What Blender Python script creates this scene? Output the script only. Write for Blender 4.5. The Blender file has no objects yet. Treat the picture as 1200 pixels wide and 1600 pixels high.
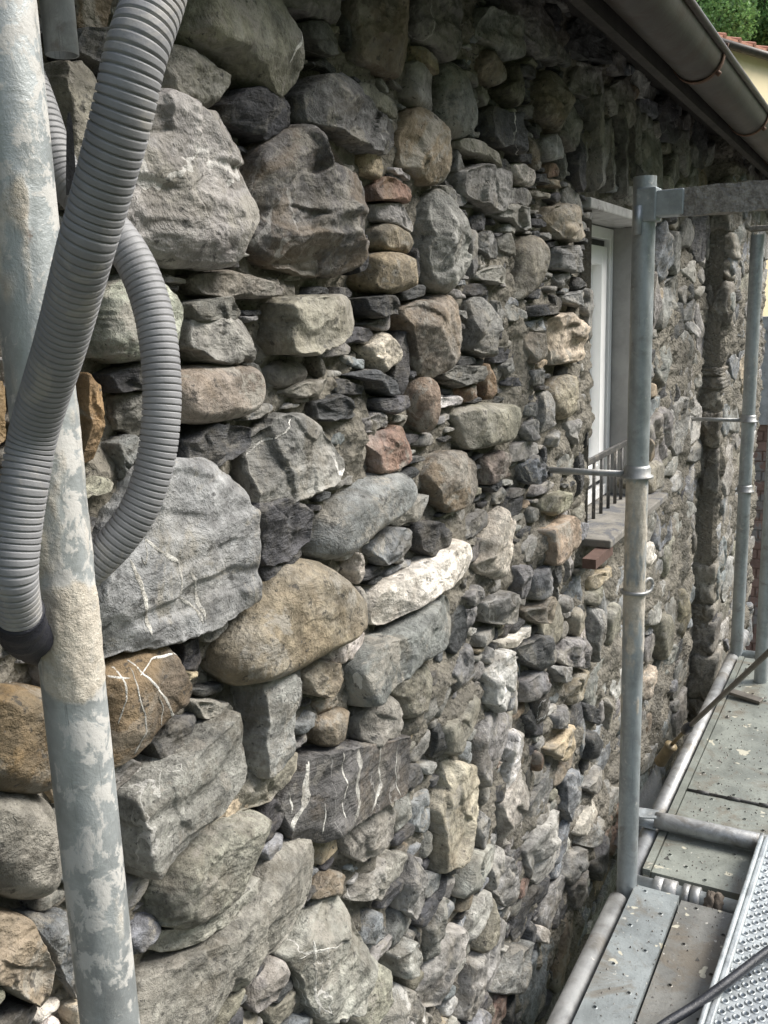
import bpy, bmesh, math, random
import numpy as np
from mathutils import Vector, Matrix
from mathutils.bvhtree import BVHTree

# ---------------------------------------------------------------- camera, world, sun, exposure
sc = bpy.context.scene
COL = sc.collection
F, CX, CY = 1443.0, 600.0, 800.0                       # photograph calibration (1200 x 1600)
Xc = Vector((.4797, -.1984, .8546)).normalized()        # world axes seen from the camera (x right, y down, z ahead)
Zc = -Vector((.0319, .9774, .2090)).normalized()
Zc = (Zc - Xc * Zc.dot(Xc)).normalized()
Yc = Zc.cross(Xc)
CAM = Vector((0, -.70, 3.41))                           # wall face is the plane y = 0, ground z = 0, deck z = 2
DECK = 2.0
cam = bpy.data.objects.new('camera', bpy.data.cameras.new('camera'))
COL.objects.link(cam)
cam.data.sensor_fit = 'VERTICAL'
cam.data.sensor_height = 24
cam.data.lens = 24 * F / 1600
cam.data.clip_start = .02
cam.data.clip_end = 2000
R_ = Matrix(((Xc[0], -Xc[1], -Xc[2]), (Yc[0], -Yc[1], -Yc[2]), (Zc[0], -Zc[1], -Zc[2])))
cam.matrix_world = Matrix.Translation(CAM) @ R_.to_4x4()
sc.camera = cam

SUN_EL, SUN_AZ = math.radians(46), math.atan2(-1.0, .72)   # sun stands out over the street (-Y), a little ahead (+X)
sd = Vector((math.cos(SUN_EL) * math.cos(SUN_AZ), math.cos(SUN_EL) * math.sin(SUN_AZ), math.sin(SUN_EL)))
sun = bpy.data.objects.new('sun', bpy.data.lights.new('sun', 'SUN'))
COL.objects.link(sun)
sun.data.energy = 2.3
sun.data.angle = math.radians(24)
sun.data.color = (1, .95, .88)
sun.rotation_euler = sd.to_track_quat('Z', 'Y').to_euler()
w = bpy.data.worlds.new('World')
sc.world = w
w.use_nodes = True
nt = w.node_tree
sky = nt.nodes.new('ShaderNodeTexSky')
sky.sky_type = 'NISHITA'
sky.sun_disc = False
sky.sun_elevation = SUN_EL
sky.sun_rotation = math.pi / 2 - SUN_AZ
sky.air_density, sky.dust_density, sky.ozone_density = 1.0, 1.5, 1.0
bg = nt.nodes['Background']
hs = nt.nodes.new('ShaderNodeHueSaturation'); hs.inputs['Saturation'].default_value = .55      # thin bright cloud
nt.links.new(sky.outputs[0], hs.inputs['Color']); nt.links.new(hs.outputs[0], bg.inputs[0])
bg.inputs[1].default_value = .135
sc.view_settings.view_transform = 'Standard'
sc.view_settings.look = 'None'
sc.view_settings.gamma = 1
sc.view_settings.exposure = 1.26
sc.cycles.max_bounces = 6
sc.cycles.volume_bounces = 1

# ---------------------------------------------------------------- photo -> world helpers
def ray(px, py):
    c = Vector(((px - CX) / F, (py - CY) / F, 1))
    return Vector((Xc.dot(c), Yc.dot(c), Zc.dot(c)))
def at_y(px, py, y):
    r = ray(px, py); return CAM + r * ((y - CAM.y) / r.y)
def at_x(px, py, x):
    r = ray(px, py); return CAM + r * ((x - CAM.x) / r.x)
def at_z(px, py, z):
    r = ray(px, py); return CAM + r * ((z - CAM.z) / r.z)
def at_d(px, py, d):
    return CAM + ray(px, py) * d

rng = np.random.RandomState(7)
random.seed(7)

# ---------------------------------------------------------------- noise
def _h(ix, iy, s):
    n = (ix.astype(np.int64) * 374761393 + iy.astype(np.int64) * 668265263 + int(s) * 974711) & 0xffffffff
    n = ((n ^ (n >> 13)) * 1274126177) & 0xffffffff
    n = n ^ (n >> 16)
    return (n & 0xffff) / 65535.0
def vn(x, y, s=0):
    x = np.asarray(x, float); y = np.asarray(y, float)
    ix, iy = np.floor(x), np.floor(y)
    fx, fy = x - ix, y - iy
    fx = fx * fx * (3 - 2 * fx); fy = fy * fy * (3 - 2 * fy)
    a, b = _h(ix, iy, s), _h(ix + 1, iy, s)
    c, d = _h(ix, iy + 1, s), _h(ix + 1, iy + 1, s)
    return (a * (1 - fx) + b * fx) * (1 - fy) + (c * (1 - fx) + d * fx) * fy
def fbm(x, y, s=0, o=4, g=.5):
    t, a, n = 0, 1, 0
    for k in range(o):
        t = t + a * (vn(x * 2 ** k, y * 2 ** k, s + k * 17) - .5); n += a; a *= g
    return t / n * 2

# ---------------------------------------------------------------- mesh and object helpers
def mesh_np(name, V, quads=None, tris=None, attrs=None, smooth=True):
    me = bpy.data.meshes.new(name)
    V = np.asarray(V, np.float32)
    me.vertices.add(len(V)); me.vertices.foreach_set('co', V.ravel())
    q = np.asarray(quads, np.int32).reshape(-1, 4) if quads is not None and len(quads) else np.zeros((0, 4), np.int32)
    t = np.asarray(tris, np.int32).reshape(-1, 3) if tris is not None and len(tris) else np.zeros((0, 3), np.int32)
    li = np.concatenate([q.ravel(), t.ravel()])
    me.loops.add(len(li)); me.loops.foreach_set('vertex_index', li)
    ls = np.concatenate([np.arange(len(q)) * 4, len(q) * 4 + np.arange(len(t)) * 3]).astype(np.int32)
    me.polygons.add(len(ls)); me.polygons.foreach_set('loop_start', ls)
    me.update(calc_edges=True)
    me.validate()
    me.polygons.foreach_set('use_smooth', np.full(len(me.polygons), bool(smooth)))
    for k, a in (attrs or {}).items():
        at = me.attributes.new(k, 'FLOAT_COLOR', 'POINT')
        a = np.asarray(a, np.float32)
        if a.shape[1] == 3: a = np.concatenate([a, np.ones((len(a), 1), np.float32)], 1)
        at.data.foreach_set('color', a.ravel())
    return me

class Geo:
    """collects verts / quads / tris / attributes for ONE mesh"""
    def __init__(s): s.V, s.Q, s.T, s.A, s.n = [], [], [], {}, 0
    def add(s, V, Q=(), T=(), **A):
        V = np.asarray(V, float).reshape(-1, 3)
        if len(Q): s.Q.append(np.asarray(Q).reshape(-1, 4) + s.n)
        if len(T): s.T.append(np.asarray(T).reshape(-1, 3) + s.n)
        s.V.append(V); s.n += len(V)
        for k, a in A.items(): s.A.setdefault(k, []).append(np.broadcast_to(np.asarray(a, float), (len(V), len(np.atleast_2d(a)[0]))))
        return s
    def mesh(s, name, smooth=True):
        return mesh_np(name, np.concatenate(s.V), np.concatenate(s.Q) if s.Q else None, np.concatenate(s.T) if s.T else None,
                       {k: np.concatenate(a) for k, a in s.A.items()}, smooth)
    def box(s, x0, x1, y0, y1, z0, z1, M=None):
        v = [Vector((x, y, z)) for x in (x0, x1) for y in (y0, y1) for z in (z0, z1)]
        if M is not None: v = [M @ p for p in v]
        return s.add([tuple(p) for p in v], [(0, 1, 3, 2), (4, 6, 7, 5), (0, 4, 5, 1), (2, 3, 7, 6), (0, 2, 6, 4), (1, 5, 7, 3)])
    def tube(s, P, r, n=20, cap=True, r2=None):
        """sweep a circle along points P; r number or list; r2: inner radius (open pipe)"""
        P = [Vector(p) for p in P]; m = len(P)
        rr = [r] * m if not hasattr(r, '__len__') else r
        up = Vector((0, 0, 1)); V = []
        t0 = (P[1] - P[0]).normalized()
        a = t0.cross(up if abs(t0.z) < .9 else Vector((1, 0, 0))).normalized()
        for i in range(m):
            t = (P[min(i + 1, m - 1)] - P[max(i - 1, 0)]).normalized()
            a = (a - t * a.dot(t)).normalized(); b = t.cross(a)
            for k in range(n):
                th = 2 * math.pi * k / n
                V.append(tuple(P[i] + (a * math.cos(th) + b * math.sin(th)) * rr[i]))
        Q = [(i * n + k, i * n + (k + 1) % n, (i + 1) * n + (k + 1) % n, (i + 1) * n + k) for i in range(m - 1) for k in range(n)]
        T = []
        if cap:
            V += [tuple(P[0]), tuple(P[-1])]; c0, c1 = m * n, m * n + 1
            T = [(c0, (k + 1) % n, k) for k in range(n)] + [(c1, (m - 1) * n + k, (m - 1) * n + (k + 1) % n) for k in range(n)]
        return s.add(V, Q, T)
    def pipe(s, P0, P1, r, ri, n=28):
        """straight open-ended pipe with a wall thickness"""
        P0, P1 = Vector(P0), Vector(P1); t = (P1 - P0).normalized()
        a = t.cross(Vector((0, 0, 1)) if abs(t.z) < .9 else Vector((1, 0, 0))).normalized(); b = t.cross(a)
        V = []
        for P, q in ((P0, ri), (P0, r), (P1, r), (P1, ri)):
            for k in range(n):
                th = 2 * math.pi * k / n; V.append(tuple(P + (a * math.cos(th) + b * math.sin(th)) * q))
        Q = [(i * n + k, i * n + (k + 1) % n, ((i + 1) % 4) * n + (k + 1) % n, ((i + 1) % 4) * n + k) for i in range(4) for k in range(n)]
        return s.add(V, Q)
    def torus(s, c, axis, R, r, n=32, m=10, a0=0, a1=2 * math.pi):
        c, t = Vector(c), Vector(axis).normalized()
        a = t.cross(Vector((0, 0, 1)) if abs(t.z) < .9 else Vector((1, 0, 0))).normalized(); b = t.cross(a)
        P = [c + (a * math.cos(a0 + (a1 - a0) * k / n) + b * math.sin(a0 + (a1 - a0) * k / n)) * R for k in range(n + 1)]
        return s.tube(P, r, m)

def link(name, me, mat=None, parent=None, loc=None, **props):
    o = bpy.data.objects.new(name, me)
    COL.objects.link(o)
    if mat is not None and me is not None: me.materials.append(mat)
    if loc is not None: o.location = loc
    if parent is not None: attach(o, parent)
    for k, v in props.items(): o[k] = v
    return o
def world_of(o):
    m = Matrix.Translation(o.location)
    if o.parent is not None: m = world_of(o.parent) @ o.matrix_parent_inverse @ m
    return m
def attach(o, p):
    o.parent = p; o.matrix_parent_inverse = world_of(p).inverted()
def thing(name, label, cat, loc=(0, 0, 0), group=None, me=None, mat=None, **kw):
    o = link(name, me, mat, None, loc if me is None else None, label=label, category=cat, **kw)
    if group: o['group'] = group
    return o
def bevel(o, wd=.002, seg=2):
    m = o.modifiers.new('b', 'BEVEL'); m.width = wd; m.segments = seg; m.limit_method = 'ANGLE'; m.angle_limit = math.radians(40)
    return o

# ---------------------------------------------------------------- materials
class NT:
    def __init__(s, name):
        s.m = bpy.data.materials.new(name); s.m.use_nodes = True; s.t = s.m.node_tree
        s.p = s.t.nodes['Principled BSDF']; s.tc = s.t.nodes.new('ShaderNodeTexCoord')
        s.vec = s.tc.outputs['Object']
    def L(s, a, b):
        if hasattr(a, 'is_output') or hasattr(a, 'links'): s.t.links.new(a, b)
        else:
            if b.type == 'RGBA' and not hasattr(a, '__len__'): a = (a, a, a, 1)
            elif b.type == 'RGBA' and len(a) == 3: a = (*a, 1)
            elif b.type == 'VECTOR' and not hasattr(a, '__len__'): a = (a, a, a)
            b.default_value = a
    def noise(s, scale, detail=5, rough=.6, dist=0, vec=None, out='Fac'):
        n = s.t.nodes.new('ShaderNodeTexNoise'); n.inputs['Scale'].default_value = scale; n.inputs['Detail'].default_value = detail
        n.inputs['Roughness'].default_value = rough; n.inputs['Distortion'].default_value = dist
        s.L(vec or s.vec, n.inputs['Vector']); return n.outputs[out]
    def vor(s, scale, feat='F1', vec=None, rand=1.0):
        n = s.t.nodes.new('ShaderNodeTexVoronoi'); n.feature = feat; n.inputs['Scale'].default_value = scale
        n.inputs['Randomness'].default_value = rand; s.L(vec or s.vec, n.inputs['Vector']); return n.outputs['Distance']
    def attr(s, name, out='Color'):
        n = s.t.nodes.new('ShaderNodeAttribute'); n.attribute_name = name; return n.outputs[out]
    def sep(s, c):
        n = s.t.nodes.new('ShaderNodeSeparateColor'); s.L(c, n.inputs[0]); return n.outputs
    def math(s, op, a, b=0.0, c=0.0, clamp=False):
        n = s.t.nodes.new('ShaderNodeMath'); n.operation = op; n.use_clamp = clamp
        for i, v in enumerate((a, b, c)): s.L(v, n.inputs[i])
        return n.outputs[0]
    def vmath(s, op, a, b):
        n = s.t.nodes.new('ShaderNodeVectorMath'); n.operation = op
        s.L(a, n.inputs[0]); s.L(b, n.inputs[1]); return n.outputs[0]
    def step(s, v, lo, hi, a=0.0, b=1.0):
        n = s.t.nodes.new('ShaderNodeMapRange'); n.interpolation_type = 'SMOOTHSTEP'
        for i, x in enumerate((v, lo, hi, a, b)): s.L(x, n.inputs[i])
        return n.outputs[0]
    def mix(s, f, a, b, mode='MIX'):
        n = s.t.nodes.new('ShaderNodeMix'); n.data_type = 'RGBA'; n.blend_type = mode
        s.L(f, n.inputs[0]); s.L(a, n.inputs[6]); s.L(b, n.inputs[7]); return n.outputs[2]
    def map(s, scale, vec=None):
        n = s.t.nodes.new('ShaderNodeMapping'); n.inputs['Scale'].default_value = scale; s.L(vec or s.vec, n.inputs['Vector']); return n.outputs[0]
    def bump(s, h, dist, strength=1.0, prev=None):
        n = s.t.nodes.new('ShaderNodeBump'); n.inputs['Distance'].default_value = dist
        s.L(strength, n.inputs['Strength']); s.L(h, n.inputs['Height'])
        if prev is not None: s.L(prev, n.inputs['Normal'])
        return n.outputs[0]
    def done(s, col=None, rough=None, metal=None, normal=None, spec=None):
        for v, k in ((col, 'Base Color'), (rough, 'Roughness'), (metal, 'Metallic'), (normal, 'Normal'), (spec, 'Specular IOR Level')):
            if v is not None: s.L(v, s.p.inputs[k])
        return s.m

def mat_stone():
    n = NT('stone')
    off = n.attr('off', 'Vector'); par = n.attr('par'); base = n.attr('col')
    P = n.vmath('ADD', n.vmath('MULTIPLY', n.vec, n.attr('par', 'Alpha')), off)
    ps = n.sep(par); vein_a, lay_a, och_a = ps[0], ps[1], ps[2]
    edge = n.sep(off)[0]
    m1 = n.noise(9, 7, .66, .4, P); m2 = n.noise(55, 6, .7, 0, P); m3 = n.noise(4, 5, .6, 1.2, P); m4 = n.noise(22, 6, .7, .6, P)
    k = n.math('MULTIPLY', n.step(m1, .28, .72, .52, 1.42), n.step(m2, .3, .7, .58, 1.40))
    k = n.math('MULTIPLY', k, n.step(m4, .3, .7, .84, 1.14))
    c = n.mix(1.0, base, n.mix(0.0, k, k), 'MULTIPLY')
    # pale lime film and grey fracture patches
    lumb = n.step(n.sep(base)[1], .07, .20, .12, 1.0)
    film = n.math('MULTIPLY', n.math('MULTIPLY', n.step(m3, .50, .62), lumb), n.step(m4, .36, .62, .1, .6))
    c = n.mix(n.math('MULTIPLY', film, n.step(vein_a, 0, 1, .55, .7)), c, (.455, .44, .40))
    dt = n.noise(7.5, 7, .7, .6, n.vmath('ADD', P, (6.2, 1.9, 8.8)))
    c = n.mix(n.step(dt, .50, .64, 0, .5), c, (.15, .132, .10))
    # ochre / iron stains
    st = n.noise(6.5, 6, .65, .8, n.vmath('ADD', P, (3.1, 7.7, 1.3)))
    c = n.mix(n.math('MULTIPLY', n.step(st, .46, .62), n.step(och_a, 0, 1, .02, .75)), c, (.25, .175, .095))
    # sandy mortar smears that stayed on the stones
    sm = n.noise(13, 7, .72, .5, n.vmath('ADD', P, (9.1, 2.7, 5.3)))
    c = n.mix(n.math('MULTIPLY', n.step(lumb, 0, 1, .35, 1), n.step(sm, .525, .60, 0, .8)), c, (.315, .295, .255))
    # calcite veins
    wv = n.vmath('ADD', n.map((7.5, 7.5, 3.2), P), n.mix(.5, (0, 0, 0), n.noise(9, 4, .6, 0, P, 'Color')))
    a1 = n.math('ABSOLUTE', n.math('SUBTRACT', n.noise(.9, 1.2, .4, .5, wv), .5))
    wd = n.step(n.noise(14, 3, .6, 0, P), .35, .75, .001, .011)
    v1 = n.math('MULTIPLY', n.math('LESS_THAN', a1, wd), n.step(n.noise(5, 2, .5, 0, n.vmath('ADD', P, (5, 5, 5))), .47, .55))
    v1 = n.math('MULTIPLY', v1, n.step(vein_a, .1, .7))
    c = n.mix(n.math('MULTIPLY', v1, .85), c, (.66, .64, .6))
    # dark pits
    pit = n.step(n.noise(85, 3, .6, 0, P), .62, .68)
    c = n.mix(n.math('MULTIPLY', pit, .7), c, (.035, .034, .032))
    # relief: slate lamination, fractures, grain
    lam = n.noise(6, 6, .62, .35, n.map((2.2, 2.2, 17), P))
    fr = n.vor(21, 'F1', n.vmath('ADD', n.map((1, 1, 1.6), P), n.mix(.1, (0, 0, 0), n.noise(10, 4, .6, 0, P, 'Color'))))
    nb = n.bump(lam, .012, n.step(lay_a, 0, 1, .12, 1.0))
    nb = n.bump(fr, .009, n.step(lay_a, 0, .6, .28, .55), nb)
    nb = n.bump(m4, .013, .7, nb)
    nb = n.bump(m2, .0055, .85, nb)
    nb = n.bump(n.noise(190, 4, .7, 0, P), .0022, .9, nb)
    r = n.step(m1, .3, .7, .5, .85)
    return n.done(c, r, None, nb, .35)

def mat_mortar():
    n = NT('mortar')
    a = n.noise(7, 6, .65, .3); b = n.noise(45, 6, .75); g = n.vor(95); g2 = n.vor(38)
    c = n.mix(n.step(a, .32, .68), (.155, .145, .12), (.30, .275, .225))
    c = n.mix(n.step(b, .35, .7, 0, .7), c, (.21, .195, .17))
    c = n.mix(n.step(n.noise(160, 2), .62, .68, 0, .8), c, (.07, .066, .06))
    c = n.mix(n.step(n.noise(120, 2), .66, .7, 0, .7), c, (.42, .40, .36))
    nb = n.bump(g2, .012, .6); nb = n.bump(g, .006, .9, nb); nb = n.bump(b, .012, .9, nb)
    return n.done(c, .93, None, nb, .2)

def mat_galv(name, base=(.36, .40, .42), splat=.5, dirt=.3, attr=False):
    n = NT(name)
    P = n.vec
    a = n.noise(18, 5, .6, .4, n.map((1, 1, .55), P)); b = n.noise(70, 5, .65)
    c = n.mix(n.step(a, .3, .7), tuple(x * .74 for x in base), tuple(x * 1.12 for x in base))
    c = n.mix(n.step(b, .4, .7, 0, .35), c, tuple(min(1, x * 1.35) for x in base))
    d = n.noise(48, 7, .72, .5, n.map((1, 1, .8), P))
    thr = .66 - .16 * splat
    d = n.math('ADD', n.math('MULTIPLY', d, .6), n.math('MULTIPLY', n.noise(17, 6, .7, .9), .4))
    sp = n.step(d, thr - .012, thr + .022)
    c = n.mix(n.math('MULTIPLY', sp, .85), c, (.55, .535, .50))
    e = n.noise(11, 6, .7, .8)
    c = n.mix(n.math('MULTIPLY', n.step(e, .62 - .25 * dirt, .80 - .25 * dirt), .8), c, (.19, .175, .15))
    met = n.math('SUBTRACT', .55, n.math('MULTIPLY', sp, .55))
    scr = n.step(n.noise(1.0, 3, .6, 0, n.map((260, 260, 9), P)), .66, .70)
    c = n.mix(n.math('MULTIPLY', scr, .55), c, tuple(x * .5 for x in base))
    rs = n.step(n.noise(16, 6, .72, .4, n.vmath('ADD', P, (3, 9, 2))), .66, .74)
    c = n.mix(n.math('MULTIPLY', rs, .6), c, (.16, .085, .045))
    rough = n.step(a, .3, .7, .42, .62)
    nb = n.bump(d, .0020, .75); nb = n.bump(n.noise(240, 3, .6), .0006, .5, nb)
    if attr:
        m = n.sep(n.attr('mort'))[0]
        mk = n.step(m, .30, .55)
        mc = n.mix(n.step(n.noise(60, 6, .7), .35, .68), (.45, .40, .325), (.64, .585, .49))
        mc = n.mix(n.step(n.noise(24, 5, .7, .5), .5, .66, 0, .6), mc, (.36, .36, .34))
        c = n.mix(n.math('MULTIPLY', mk, .93), c, mc)
        met = n.math('MULTIPLY', met, n.math('SUBTRACT', 1.0, mk))
        rough = n.mix(mk, n.mix(0.0, rough, rough), (.93, .93, .93))
        nb = n.bump(n.noise(130, 5, .7), .003, n.step(m, .25, .6, .05, 1.0), nb)
    return n.done(c, rough, met, nb)

def mat_plain(name, col, rough=.6, var=.25, scale=15, metal=0, bumpd=.002, dirtc=None, dirt=0, spec=None):
    n = NT(name)
    a = n.noise(scale, 6, .65, .3); b = n.noise(scale * 6, 5, .7)
    c = n.mix(n.step(a, .3, .7), tuple(x * (1 - var) for x in col), tuple(min(1, x * (1 + var)) for x in col))
    c = n.mix(n.step(b, .4, .75, 0, var), c, tuple(min(1, x * (1 + var * 1.3)) for x in col))
    if dirtc: c = n.mix(n.step(n.noise(scale * .7, 7, .72, .7), .62 - dirt * .3, .72 - dirt * .3, 0, .85), c, dirtc)
    return n.done(c, rough, metal, n.bump(b, bumpd, .7), spec)

def mat_plank(name, base, cream=.5, dirt=.4):
    n = NT(name)
    a = n.noise(8, 6, .65, .5); b = n.noise(40, 6, .7, .3); g = n.noise(150, 3, .65)
    c = n.mix(n.step(a, .3, .7), tuple(x * .78 for x in base), tuple(x * 1.14 for x in base))
    c = n.mix(n.step(b, .52, .7, 0, .4), c, tuple(x * .6 for x in base))
    d = n.noise(6, 7, .7, .9, n.vmath('ADD', n.vec, (4.2, 1.1, 0)))
    c = n.mix(n.step(d, .62 - .25 * dirt, .78 - .25 * dirt, 0, .75), c, (.165, .14, .105))
    c = n.mix(n.step(g, .62, .68, 0, .6 * dirt + .2), c, (.075, .068, .06))
    s1 = n.noise(17, 3, .45, .3, n.vmath('ADD', n.vec, (1.7, 8.1, 0)))
    c = n.mix(n.step(s1, (.70 - .05 * cream), (.715 - .05 * cream), 0, .9), c, (.56, .53, .42))
    s2 = n.noise(75, 3, .5, 0, n.vmath('ADD', n.vec, (7.7, 2.1, 0)))
    c = n.mix(n.step(s2, .70, .73, 0, .8), c, (.6, .58, .52))
    nb = n.bump(b, .002, .5); nb = n.bump(g, .0015, .5, nb)
    return n.done(c, n.step(a, .3, .7, .4, .6), .25, nb)

M = dict(
    stone=mat_stone(), mortar=mat_mortar(),
    pole=mat_galv('galvanised_mortared', (.42, .445, .445), .9, .12, True),
    galv=mat_galv('galvanised', (.40, .43, .44), .35, .25),
    post=mat_galv('galvanised_post', (.36, .39, .40), .4, .3, True),
    dusty=mat_galv('galvanised_dusty', (.35, .355, .35), .35, .5),
    hose=mat_plain('hose_plastic', (.245, .245, .25), .6, .14, 22, 0, .0006, (.33, .315, .29), .3),
    white=mat_plain('white_pvc', (.92, .92, .91), .35, .03, 8, 0, .0003),
    rubber=mat_plain('black_rubber', (.018, .018, .02), .5, .2, 30),
    navy=mat_plain('navy_tape', (.010, .011, .018), .5, .3, 60, 0, .002),
    iron=mat_plain('dark_iron', (.085, .083, .08), .6, .3, 40, .4, .001, (.25, .23, .2), .3),
    concrete=mat_plain('concrete', (.40, .395, .38), .9, .22, 14, 0, .003, (.19, .18, .165), .3),
    render=mat_plain('reveal_render', (.30, .295, .285), .9, .15, 10, 0, .002),
    sill=mat_plain('sill_slate', (.20, .188, .165), .8, .25, 16, 0, .003, (.09, .095, .105), .45),
    gutter=mat_plain('gutter_metal', (.085, .078, .070), .5, .2, 12, .45, .0008, (.075, .06, .05), .4),
    strap=mat_plain('rusty_strap', (.13, .075, .05), .7, .4, 60, .4, .001),
    board=mat_plain('eave_board', (.045, .04, .035), .85, .3, 14, 0, .003),
    terra=mat_plain('terracotta', (.46, .215, .14), .8, .18, 9, 0, .003),
    brick=mat_plain('brick_tile', (.105, .062, .048), .85, .2, 40, 0, .0008),
    oldbrick=mat_plain('old_brick', (.24, .15, .115), .9, .3, 7, 0, .003, (.26, .25, .23), .45),
    yellow=mat_plain('yellow_plaster', (.90, .77, .50), .9, .06, 2, 0, .002),
    ground=mat_plain('ground_earth', (.065, .062, .058), .95, .3, 3, 0, .02),
    hillm=mat_plain('hill_grass', (.06, .085, .03), .95, .4, .3, 0, .05),
    bark=mat_plain('bark', (.10, .08, .06), .95, .3, 6, 0, .02),
    plank=mat_plank('plank_steel', (.26, .285, .285), .4, .45),
    plank_d=mat_plank('plank_steel_worn', (.19, .19, .175), 1.1, .75),
    plank_g=mat_plank('plank_green', (.235, .25, .22), .6, .55),
    hole_shade=mat_plain('hole_shade_black', (.02, .02, .02), .9, .2, 30),  # near-black colour standing in for shade below the perforations
    cable=mat_plain('black_cable', (.016, .018, .024), .4, .25, 40),
    lance=mat_plain('lance_metal', (.14, .125, .105), .5, .25, 30, .5, .001),
    brass=mat_plain('brass', (.20, .155, .085), .5, .3, 40, .15, .001),
    rag=mat_plain('brown_rag', (.12, .10, .08), .95, .35, 60, 0, .004),
    mossbeam=mat_plain('green_plank', (.085, .115, .10), .8, .35, 14, 0, .003),
    chips=mat_plain('stone_chips', (.30, .28, .25), .9, .4, 60, 0, .003),
)
def mat_leaf(name, col):
    n = NT(name)
    v = n.sep(n.attr('lv'))[0]
    c = n.mix(v, tuple(x * .55 for x in col), tuple(x * 1.5 for x in col))
    m = n.done(c, .6, None, None, .3)
    tr = n.t.nodes.new('ShaderNodeBsdfTranslucent'); n.L(c, tr.inputs[0]); ms = n.t.nodes.new('ShaderNodeMixShader'); ms.inputs[0].default_value = .45
    n.L(n.p.outputs[0], ms.inputs[1]); n.L(tr.outputs[0], ms.inputs[2])
    n.L(ms.outputs[0], [x for x in n.t.nodes if x.type == 'OUTPUT_MATERIAL'][0].inputs[0])
    return m
def mat_beam():
    n = NT('mortar_crusted_beam')
    a = n.noise(60, 6, .75); b = n.vor(170)
    c = n.mix(n.step(a, .35, .65), (.19, .175, .155), (.38, .36, .32))
    nb = n.bump(b, .004, .9); nb = n.bump(a, .006, .9, nb)
    return n.done(c, .95, None, nb, .2)
M['beam'] = mat_beam()

# ================================================================ THE STONE HOUSE
house = thing('stone_house', 'old rubble stone house wall with white window, grey gutter and raked mortar joints behind scaffolding', 'house', (2.4, .3, 0))
HX0, HX1, PIL = -.6, 5.15, 4.0          # the house's ends, and where the thicker part of the wall begins
PIL_Y = -.075
WX0, WX1 = 2.385, 2.985                # window opening
WZ0, WZ1 = CAM.z - .60, CAM.z + .24
WTOP = CAM.z + .72

CROPS = dict(A=(0, 0, 1/3), F=(0, 400, 1/3), B=(400, 0, 1/3), C=(400, 400, 1/3), D=(400, 800, 1/3), E=(400, 1200, 1/3), G=(800, 0, 1/3),
             H=(800, 400, 1/3), I=(800, 800, 1/3), P=(0, 0, 1), J1=(680, 80, 250/1200), J2=(680, 320, 250/1200), J3=(680, 560, 250/1200),
             J4=(680, 800, .25), J5=(640, 1080, 340/1200), J6=(560, 1300, 340/1200))
# kind: colour, vein, lamination, ochre, roundness (share of the half width), protrusion, facets
KIND = dict(
    grey=((.235, .235, .225), .35, .25, .10, .30, .045, 7),
    light=((.34, .335, .31), .5, .15, .12, .30, .045, 7),
    blue=((.215, .235, .25), .5, .15, .05, .30, .045, 6),
    dark=((.085, .088, .092), .35, .9, .05, .22, .045, 8),
    slate=((.075, .078, .084), .0, 1.0, .0, .20, .040, 5),
    olive=((.25, .24, .185), .2, .10, .15, .45, .045, 4),
    cob=((.235, .235, .215), .15, .05, .10, .9, .055, 1),
    brown=((.235, .195, .145), .15, .2, .45, .45, .045, 5),
    dbrown=((.13, .105, .075), .6, .3, .8, .5, .05, 4),
    tan=((.42, .345, .235), .1, .1, .35, .35, .045, 5),
    white=((.80, .765, .69), .0, .05, .35, .42, .045, 3),
    wgrey=((.52, .51, .48), .6, .3, .05, .25, .045, 6),
    pink=((.29, .20, .155), .3, .2, .3, .4, .04, 4),
    rust=((.215, .14, .10), .1, .2, .6, .3, .04, 5),
    ochre=((.33, .22, .10), .1, .2, .6, .4, .045, 4),
)
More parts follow.
